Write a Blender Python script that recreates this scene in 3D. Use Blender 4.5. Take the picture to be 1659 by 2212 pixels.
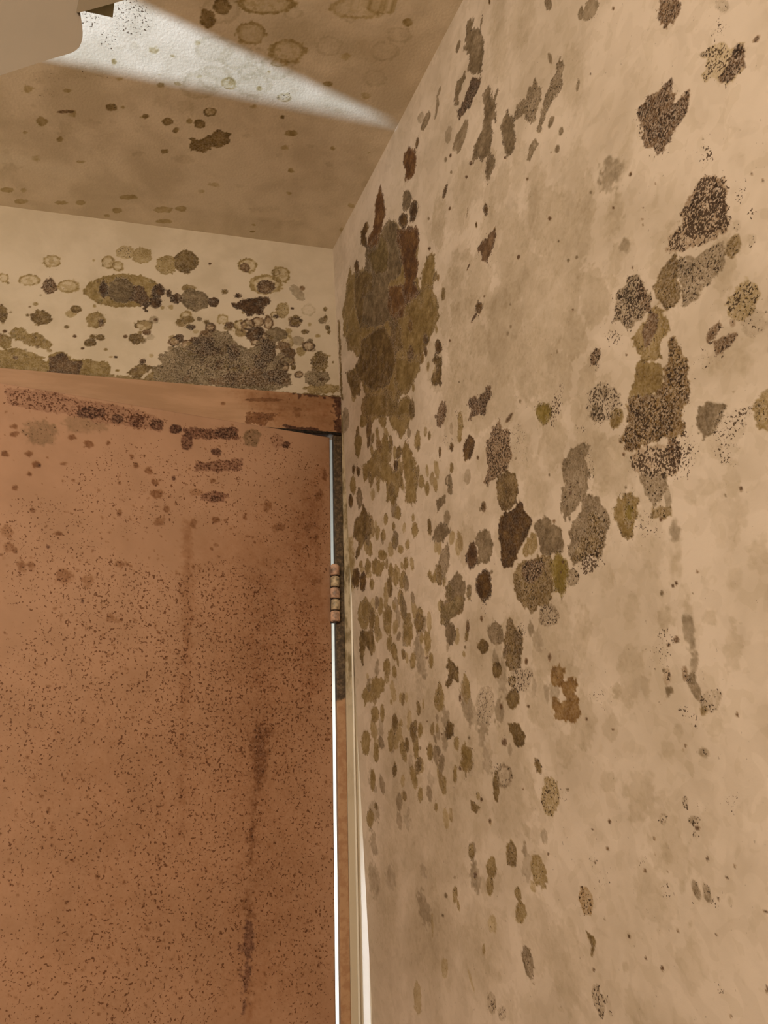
import bpy, bmesh, math
import numpy as np
from mathutils import Matrix, Vector

for o in list(bpy.data.objects):
    bpy.data.objects.remove(o)
SC = bpy.context.scene
COL = SC.collection

# ------------------------------------------------------------------ camera
cd = bpy.data.cameras.new('camera')
cam = bpy.data.objects.new('camera', cd)
COL.objects.link(cam)
SC.camera = cam
cd.sensor_fit = 'VERTICAL'
cd.sensor_height = 24.0
cd.lens = 24.0 * 1700.0 / 2212.0
cd.clip_start = 0.02
cam.matrix_world = Matrix((
    (0.9708568736, -0.0506446671, -0.2342478358, 0.0),
    (-0.2373778539, -0.3377727110, -0.9108025857, 0.0),
    (-0.0329952325, 0.9398641994, -0.3399508806, 1.4),
    (0, 0, 0, 1))) 
cam.rotation_mode = 'QUATERNION'

# ------------------------------------------------------------------ light
SC.view_settings.view_transform = 'Standard'
SC.view_settings.look = 'None'
SC.view_settings.gamma = 1
SC.view_settings.use_curve_mapping = False
SC.view_settings.exposure = 0.0
W = bpy.data.worlds.new('world')
SC.world = W
W.use_nodes = True
W.node_tree.nodes['Background'].inputs[0].default_value = (0.7, 0.8, 1.0, 1)
W.node_tree.nodes['Background'].inputs[1].default_value = 0.05

def lamp(name, kind, loc, energy, color, **k):
    ld = bpy.data.lights.new(name, kind)
    ld.energy = energy
    ld.color = color
    for a, b in k.items():
        if a not in ('look', 'q'):
            setattr(ld, a, b)
    o = bpy.data.objects.new(name, ld)
    COL.objects.link(o)
    o.location = loc
    if 'look' in k:
        o.rotation_euler = (Vector(k['look']) - Vector(loc)).to_track_quat('-Z', 'Y').to_euler()
    return o

WIN_X = -1.6
SRC = Vector((-3.4, -1.66, 1.0))
TIP = Vector((0.284, 0.923, 2.4))
UPP = Vector((-0.114, 0.797, 2.4))
LOW = Vector((-0.218, 0.912, 2.4))
lamp('room_lamp', 'POINT', (-0.95, -0.80, 2.0), 62.0, (1.0, 0.90, 0.74), shadow_soft_size=0.22)
lamp('daylight_beam', 'SPOT', SRC, 2640.0, (0.58, 0.76, 1.0), shadow_soft_size=0.009,
     spot_size=math.radians(17), spot_blend=0.1, look=(-0.02, 0.86, 2.4))
lamp('bead_glint_light', 'AREA', (-1.74, -0.53, 0.95), 42.0, (0.92, 0.97, 1.0), shape='RECTANGLE', size=0.40, size_y=1.30,  # added area light behind the slit, makes the outer bead glint
     look=(0.0, -0.53, 0.95))
lamp('hall_daylight', 'AREA', (0.9, 1.60, 0.95), 30.0, (1.0, 0.99, 0.90), size=0.6, look=(0.45, 2.4, 1.2))

# ------------------------------------------------------------------ helpers
def finish(o, label=None, cat=None, kind=None, group=None, parent=None):
    if label: o['label'] = label
    if cat: o['category'] = cat
    if kind: o['kind'] = kind
    if group: o['group'] = group
    if parent is not None: o.parent = parent
    return o

def mesh_obj(name, verts, faces, mat, **k):
    me = bpy.data.meshes.new(name)
    me.from_pydata([tuple(v) for v in verts], [], faces)
    me.update()
    o = bpy.data.objects.new(name, me)
    COL.objects.link(o)
    if mat: me.materials.append(mat)
    return finish(o, **k)

def bm_obj(name, bm, mat, smooth=False, **k):
    bmesh.ops.recalc_face_normals(bm, faces=bm.faces)
    me = bpy.data.meshes.new(name)
    bm.to_mesh(me); bm.free()
    if smooth:
        for p in me.polygons: p.use_smooth = True
    o = bpy.data.objects.new(name, me)
    COL.objects.link(o)
    if mat: me.materials.append(mat)
    return finish(o, **k)

def box_bm(x0, x1, y0, y1, z0, z1, bev=0.0, seg=2):
    bm = bmesh.new()
    bmesh.ops.create_cube(bm, size=1.0)
    for v in bm.verts:
        v.co = Vector(((x0 + x1) / 2 + v.co.x * (x1 - x0), (y0 + y1) / 2 + v.co.y * (y1 - y0), (z0 + z1) / 2 + v.co.z * (z1 - z0)))
    if bev:
        bmesh.ops.bevel(bm, geom=list(bm.edges), offset=bev, segments=seg, affect='EDGES', profile=0.6)
    return bm

def prism_bm(prof, z0, z1):
    bm = bmesh.new()
    a = [bm.verts.new((x, y, z0)) for x, y in prof]
    b = [bm.verts.new((x, y, z1)) for x, y in prof]
    n = len(prof)
    bm.faces.new(a); bm.faces.new(b[::-1])
    for i in range(n):
        bm.faces.new((a[i], a[(i + 1) % n], b[(i + 1) % n], b[i]))
    return bm

# value noise on a plane, metres in, roughly -1..1 out
def vnoise(p, scale, seed):
    rng = np.random.RandomState(seed)
    T = rng.rand(256, 256)
    q = p / scale + 1000.0
    i = np.floor(q).astype(np.int64)
    f = q - i
    f = f * f * (3 - 2 * f)
    a = i & 255
    b = (i + 1) & 255
    v = (T[a[:, 0], a[:, 1]] * (1 - f[:, 0]) + T[b[:, 0], a[:, 1]] * f[:, 0]) * (1 - f[:, 1]) + \
        (T[a[:, 0], b[:, 1]] * (1 - f[:, 0]) + T[b[:, 0], b[:, 1]] * f[:, 0]) * f[:, 1]
    return v * 2 - 1

def fbm(p, scale, seed, oct=3):
    s = 0; w = 1; t = 0
    for k in range(oct):
        s = s + w * vnoise(p, scale / 2 ** k, seed + k); t += w; w *= 0.6
    return s / t * 1.6

# what the mould does to the paint below it, per kind of growth
TINT = dict(g=(.265, .225, .155), G=(.50, .47, .40), o=(.36, .29, .12), O=(.20, .145, .05), b=(.125, .07, .014), r=(.19, .095, .025),
            d=(.095, .05, .02), y=(.34, .29, .07), f=(.80, .78, .72), t=(.40, .28, .12), m=(.36, .24, .14), k=(.13, .07, .06),
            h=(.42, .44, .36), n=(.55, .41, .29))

def sstep(a, b, x):
    t = np.clip((x - a) / (b - a), 0, 1)
    return t * t * (3 - 2 * t)

def poly_sd(pts, q):
    # signed distance to a polygon, positive inside
    n = len(pts)
    best = np.full(len(q), 1e9)
    ins = np.zeros(len(q), bool)
    for i in range(n):
        a = pts[i]; b = pts[(i + 1) % n]
        e = b - a; w = q - a
        t = np.clip((w @ e) / (e @ e + 1e-12), 0, 1)
        d = w - t[:, None] * e
        best = np.minimum(best, (d * d).sum(1))
        c = (a[1] > q[:, 1]) != (b[1] > q[:, 1])
        with np.errstate(divide='ignore', invalid='ignore'):
            xx = (b[0] - a[0]) * (q[:, 1] - a[1]) / (b[1] - a[1]) + a[0]
        ins ^= c & (q[:, 0] < xx)
    s = np.sqrt(best)
    return np.where(ins, s, -s)

def paint(uv, rows, seed, wob=1.0, res=0.0012, halo=True):
    """mould growth on a surface: tint (n,3) multiplying the paint, and speck density (n)"""
    n = len(uv)
    T = np.ones((n, 3)); S = np.zeros(n)
    nb = fbm(uv, .016, seed); nf = fbm(uv, .0050, seed + 9, 2); nh = vnoise(uv, .0026, seed + 14)
    ni = fbm(uv, .011, seed + 20, 4); nm = fbm(uv, .0055, seed + 27, 2)
    wb = (nb * .55 + nf * .55 + nh * .30) * wob
    kk = np.clip(1.06 + .38 * ni + .18 * nh, .45, 1.5)
    order = np.argsort(uv[:, 0], kind='stable')
    us = uv[order, 0]
    if isinstance(rows, str):
        rows = [ln.split() for ln in rows.strip().split('\n')]
    for w in rows:
        tint = np.array(TINT[w[0]]); op, sp, soft = (float(x) for x in w[1:4]); num = np.array([float(x) for x in w[5:]]) * 1e-4
        pad = .012
        if w[4] == 'P':
            pts = num.reshape(-1, 2)
            lo = pts.min(0) - pad; hi = pts.max(0) + pad
            x, y = pts[:, 0], pts[:, 1]
            r = math.sqrt(max(abs(np.dot(x, np.roll(y, 1)) - np.dot(y, np.roll(x, 1))) / 2 / math.pi, 1e-8))
        else:
            c = num[:2]; M = np.array([[num[2], num[4]], [num[3], num[5]]])
            det = np.linalg.det(M)
            r = math.sqrt(abs(det) + 1e-10)
            ext = np.sqrt((M ** 2).sum(1)) * (1.5 + soft) + min(pad, r) * .8
            lo = c - ext; hi = c + ext
        i0, i1 = np.searchsorted(us, [lo[0], hi[0]])
        ix = order[i0:i1]
        ix = ix[(uv[ix, 1] > lo[1]) & (uv[ix, 1] < hi[1])]
        if not len(ix): continue
        q = uv[ix]
        opx = op
        if w[4] == 'P':
            sd = poly_sd(pts, q)
        else:
            d = np.linalg.norm((q - c) @ np.linalg.inv(M).T, axis=1)
            sd = (1 - d) * r
            if w[4] == 'R':
                rim = np.clip(1 - np.abs(d - .86 - .07 * nf[ix]) / (.13 + .0008 / r), 0, 1)
                opx = op * np.clip(rim * (1.0 + .8 * nh[ix]) + .26 * (nf[ix] > .1) + .16, 0, 1)
        amp = min(.0038, .24 * r)
        sd = sd + wb[ix] * amp * (2.2 if soft else 1)
        e = max(res, soft * r)
        c1 = sstep(-e * .5, e * .5 + (.5 * e if soft else 0), sd)
        k = kk[ix]
        if not soft and r > .006:
            k = k + .22 * np.exp(-(sd / .0022) ** 2)
        a = np.clip(c1 * opx * k, 0, 1.35)[:, None]
        new = np.exp(a * np.log(tint))
        old = T[ix]
        T[ix] = np.minimum(old, new) * (.84 + .16 * np.maximum(old, new))
        if sp > 0:
            es = max(.35 * r, .002)
            sdp = sd + wb[ix] * .003
            S[ix] = np.maximum(S[ix], sp * sstep(-es * .7, es * .55, sdp) * (1 + .30 * nm[ix]))
        elif halo and not soft and r > .0035 and w[4] != 'R':
            S[ix] = np.maximum(S[ix], op * .50 * sstep(-.0050, .0006, sd + wb[ix] * .003) * (1 - sstep(.001, .004, sd)))
    return T, S

# ------------------------------------------------------------------ materials
def nodes(name):
    m = bpy.data.materials.new(name); m.use_nodes = True
    nt = m.node_tree
    b = nt.nodes['Principled BSDF']
    return m, nt, b

def N(nt, t, **k):
    n = nt.nodes.new(t)
    for a, v in k.items():
        if a in ('operation', 'blend_type', 'data_type', 'attribute_name', 'noise_dimensions', 'feature', 'distance', 'interpolation_type', 'clamp_factor'):
            setattr(n, a, v)
        else:
            n.inputs[a].default_value = v
    return n

def mixc(nt, bt, fac, a, b):
    n = nt.nodes.new('ShaderNodeMix'); n.data_type = 'RGBA'; n.blend_type = bt
    for sock, v in ((n.inputs[0], fac), (n.inputs[6], a), (n.inputs[7], b)):
        if hasattr(v, 'is_linked') or hasattr(v, 'links'): nt.links.new(v, sock)
        else: sock.default_value = v
    return n.outputs[2]

def math_n(nt, op, a, b=0.0, c=0.0):
    n = nt.nodes.new('ShaderNodeMath'); n.operation = op
    for i, v in enumerate((a, b, c)):
        if hasattr(v, 'links'): nt.links.new(v, n.inputs[i])
        else: n.inputs[i].default_value = v
    return n.outputs[0]

def ramp(nt, v, a, b, lo=0.0, hi=1.0):
    n = nt.nodes.new('ShaderNodeMapRange'); n.interpolation_type = 'SMOOTHSTEP'
    nt.links.new(v, n.inputs[0])
    for i, x in ((1, a), (2, b), (3, lo), (4, hi)):
        if hasattr(x, 'links'): nt.links.new(x, n.inputs[i])
        else: n.inputs[i].default_value = x
    return n.outputs[0]

def noise(nt, co, scale, detail=3.0, rough=.55, dist=0.0, stretch=None):
    src = co
    if stretch:
        mp = nt.nodes.new('ShaderNodeMapping'); mp.inputs['Scale'].default_value = stretch
        nt.links.new(co, mp.inputs[0]); src = mp.outputs[0]
    n = nt.nodes.new('ShaderNodeTexNoise')
    nt.links.new(src, n.inputs['Vector'])
    n.inputs['Scale'].default_value = scale; n.inputs['Detail'].default_value = detail
    n.inputs['Roughness'].default_value = rough; n.inputs['Distortion'].default_value = dist
    return n.outputs['Fac']

def mould_mat(name, base, speck=350.0, mottle=.12, mot_scale=18.0, rough=.75, bump=.25, bump_scale=160.0, speck_col=(.09, .052, .025), plates=0.0, tiny=0.0, stretch=None):
    m, nt, b = nodes(name)
    tc = nt.nodes.new('ShaderNodeTexCoord'); co = tc.outputs['Object']
    st = N(nt, 'ShaderNodeAttribute', attribute_name='stain').outputs['Color']
    sk = N(nt, 'ShaderNodeAttribute', attribute_name='speck').outputs['Fac']
    # soft grimy mottling of the paint
    m1 = ramp(nt, noise(nt, co, mot_scale, 4, .6, .3, stretch), .35, .68)
    dark = tuple(c * (1 - mottle * k) for c, k in zip(base[:3], (1.0, 1.08, 1.3))) + (1,)
    col = mixc(nt, 'MIX', m1, tuple(base) + (1,), dark)
    if plates:
        p1 = ramp(nt, noise(nt, co, 30.0, 2, .5, .6, stretch), .52, .56)
        col = mixc(nt, 'MULTIPLY', math_n(nt, 'MULTIPLY', p1, plates), col, (.80, .78, .74, 1))
        p2 = ramp(nt, noise(nt, co, 62.0, 2, .5, .5, stretch), .56, .60)
        col = mixc(nt, 'MULTIPLY', math_n(nt, 'MULTIPLY', p2, plates), col, (.80, .78, .70, 1))
    # growth: fine grain inside the colonies
    gr = ramp(nt, noise(nt, co, speck * 1.1, 2, .6), .35, .68)
    st2 = mixc(nt, 'MIX', math_n(nt, 'MULTIPLY', gr, math_n(nt, 'MULTIPLY_ADD', sk, .75, .08)), st, (1, 1, 1, 1))
    grd = ramp(nt, noise(nt, co, speck * .5, 3, .6), .45, .70)
    st3 = mixc(nt, 'MULTIPLY', math_n(nt, 'MULTIPLY', grd, .35), st2, st)
    # only where there is growth
    col = mixc(nt, 'MULTIPLY', 1.0, col, st3)
    # specks
    nz = noise(nt, co, speck, 2.5, .55, .2)
    thr = ramp(nt, sk, 0.0, 1.0, .74, .40)
    n = nt.nodes.new('ShaderNodeMath'); n.operation = 'SUBTRACT'
    # linear threshold
    mr = nt.nodes.new('ShaderNodeMapRange'); nt.links.new(sk, mr.inputs[0])
    mr.inputs[3].default_value = .73; mr.inputs[4].default_value = .40
    nt.links.new(nz, n.inputs[0]); nt.links.new(mr.outputs[0], n.inputs[1])
    sm = ramp(nt, n.outputs[0], -.01, .045)
    gate = ramp(nt, sk, .01, .12)
    fac = math_n(nt, 'MULTIPLY', sm, gate)
    if tiny:
        t1 = ramp(nt, noise(nt, co, speck * .6, 1.5, .5), .735, .77, 0, tiny)
        fac = math_n(nt, 'MAXIMUM', fac, t1)
    col = mixc(nt, 'MULTIPLY', math_n(nt, 'MULTIPLY', fac, .9), col, tuple(speck_col) + (1,))
    nt.links.new(col, b.inputs['Base Color'])
    b.inputs['Roughness'].default_value = rough
    b.inputs['Specular IOR Level'].default_value = .3
    if bump:
        bp = nt.nodes.new('ShaderNodeBump'); bp.inputs['Strength'].default_value = bump; bp.inputs['Distance'].default_value = .001
        nt.links.new(noise(nt, co, bump_scale, 3, .5), bp.inputs['Height'])
        nt.links.new(bp.outputs[0], b.inputs['Normal'])
    return m

def plain_mat(name, base, rough=.6, mottle=.1, scale=20.0, bump=.1, bscale=150.0, spec=.4, coat=0.0):
    m, nt, b = nodes(name)
    co = nt.nodes.new('ShaderNodeTexCoord').outputs['Object']
    f = ramp(nt, noise(nt, co, scale, 4, .6), .35, .7)
    col = mixc(nt, 'MIX', f, tuple(base) + (1,), tuple(c * (1 - mottle) for c in base) + (1,))
    nt.links.new(col, b.inputs['Base Color'])
    b.inputs['Roughness'].default_value = rough
    b.inputs['Specular IOR Level'].default_value = spec
    b.inputs['Coat Weight'].default_value = coat
    b.inputs['Coat Roughness'].default_value = .08
    if bump:
        bp = nt.nodes.new('ShaderNodeBump'); bp.inputs['Strength'].default_value = bump; bp.inputs['Distance'].default_value = .001
        nt.links.new(noise(nt, co, bscale, 3, .5), bp.inputs['Height']); nt.links.new(bp.outputs[0], b.inputs['Normal'])
    return m

M_WALL = mould_mat('mouldy_cream_wall_paint', (.65, .55, .455), speck=470.0, mottle=.20, mot_scale=9.0, plates=.28, tiny=.35)
M_BACK = mould_mat('mouldy_cream_paint_over_door', (.60, .505, .385), speck=430.0, mottle=.14, mot_scale=14.0)
M_CEIL = mould_mat('dingy_ceiling_paint', (.71, .61, .46), speck=300.0, mottle=.22, mot_scale=11.0, bump=.4, bump_scale=260.0)
M_DOOR = mould_mat('speckled_pink_door_paint', (.44, .26, .165), speck=300.0, mottle=.12, mot_scale=12.0, rough=.5, bump=.1, speck_col=(.30, .19, .11), tiny=.2)
M_HEAD = mould_mat('pink_frame_paint', (.45, .27, .16), speck=220.0, mottle=.22, mot_scale=16.0, rough=.5, stretch=(.35, 1, 2.2), speck_col=(.3, .2, .12))
M_PLAIN = plain_mat('cream_wall_paint', (.60, .50, .38))
M_FLOOR = plain_mat('brown_floor', (.30, .20, .13))
M_TRIM = plain_mat('old_cream_gloss', (.52, .46, .36), rough=.45, mottle=.25, scale=30.0)
M_BEAD = plain_mat('white_gloss_paint', (.74, .70, .62), rough=.2, mottle=.03, bump=0, spec=1.0, coat=1.0)
M_SHADE = plain_mat('matte_beige_plastic', (.235, .19, .145), rough=.7, mottle=.04, bump=.05)
M_RIM = plain_mat('shaded_beige_plastic', (.175, .135, .09), rough=.7, mottle=.05, bump=.05)  # same plastic darkened in colour, as the fold faces away from the light
M_OLIVE = plain_mat('olive_painted_metal', (.70, .66, .43), rough=.5, mottle=.15, scale=60.0)
M_GOBO = plain_mat('gobo_cloth', (.30, .24, .18), rough=.9)
M_HALL = plain_mat('white_hall_paint', (.78, .78, .74), rough=.8)
M_KNUCK = plain_mat('painted_hinge_metal', (.62, .40, .29), rough=.4, mottle=.75, scale=110.0)
M_KNUCK2 = plain_mat('worn_hinge_metal', (.58, .46, .30), rough=.4, mottle=.75, scale=120.0)
M_DARK = plain_mat('hinge_joint_and_shadow_dark', (.05, .03, .02), rough=.6)  # near-black for the knuckle joints and the shadow line beside the hinge

def jamb_mat():
    # black mould on the upper half of the jamb, pink-brown paint below
    m, nt, b = nodes('mouldy_jamb_paint')
    co = nt.nodes.new('ShaderNodeTexCoord').outputs['Object']
    sp = nt.nodes.new('ShaderNodeSeparateXYZ'); nt.links.new(co, sp.inputs[0])
    zz = math_n(nt, 'ADD', sp.outputs[2], math_n(nt, 'MULTIPLY', noise(nt, co, 60, 3), .03))
    up = ramp(nt, zz, 1.553, 1.560)
    nn = ramp(nt, noise(nt, co, 110, 3, .6), .40, .66)
    base = mixc(nt, 'MIX', nn, (.42, .25, .135, 1), (.34, .18, .09, 1))
    n2 = ramp(nt, noise(nt, co, 150, 3, .65), .40, .72)
    mould = mixc(nt, 'MIX', n2, (.045, .027, .012, 1), (.16, .11, .06, 1))
    nt.links.new(mixc(nt, 'MIX', up, base, mould), b.inputs['Base Color'])
    b.inputs['Roughness'].default_value = .6
    return m
M_JAMB = jamb_mat()
def trim_mat():
    m, nt, b = nodes('cream_gloss_with_olive_mould')
    co = nt.nodes.new('ShaderNodeTexCoord').outputs['Object']
    sp = nt.nodes.new('ShaderNodeSeparateXYZ'); nt.links.new(co, sp.inputs[0])
    zz = math_n(nt, 'ADD', sp.outputs[2], math_n(nt, 'MULTIPLY', noise(nt, co, 9, 4), .5))
    up = ramp(nt, zz, 1.62, 1.95)
    n2 = ramp(nt, noise(nt, co, 90, 3, .65, 0, (1, 1, .35)), .38, .62)
    mould = mixc(nt, 'MIX', n2, (.50, .42, .30, 1), (.17, .125, .055, 1))
    nt.links.new(mixc(nt, 'MIX', up, (.52, .45, .34, 1), mould), b.inputs['Base Color'])
    b.inputs['Roughness'].default_value = .45
    return m
M_TRIMM = trim_mat()

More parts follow.
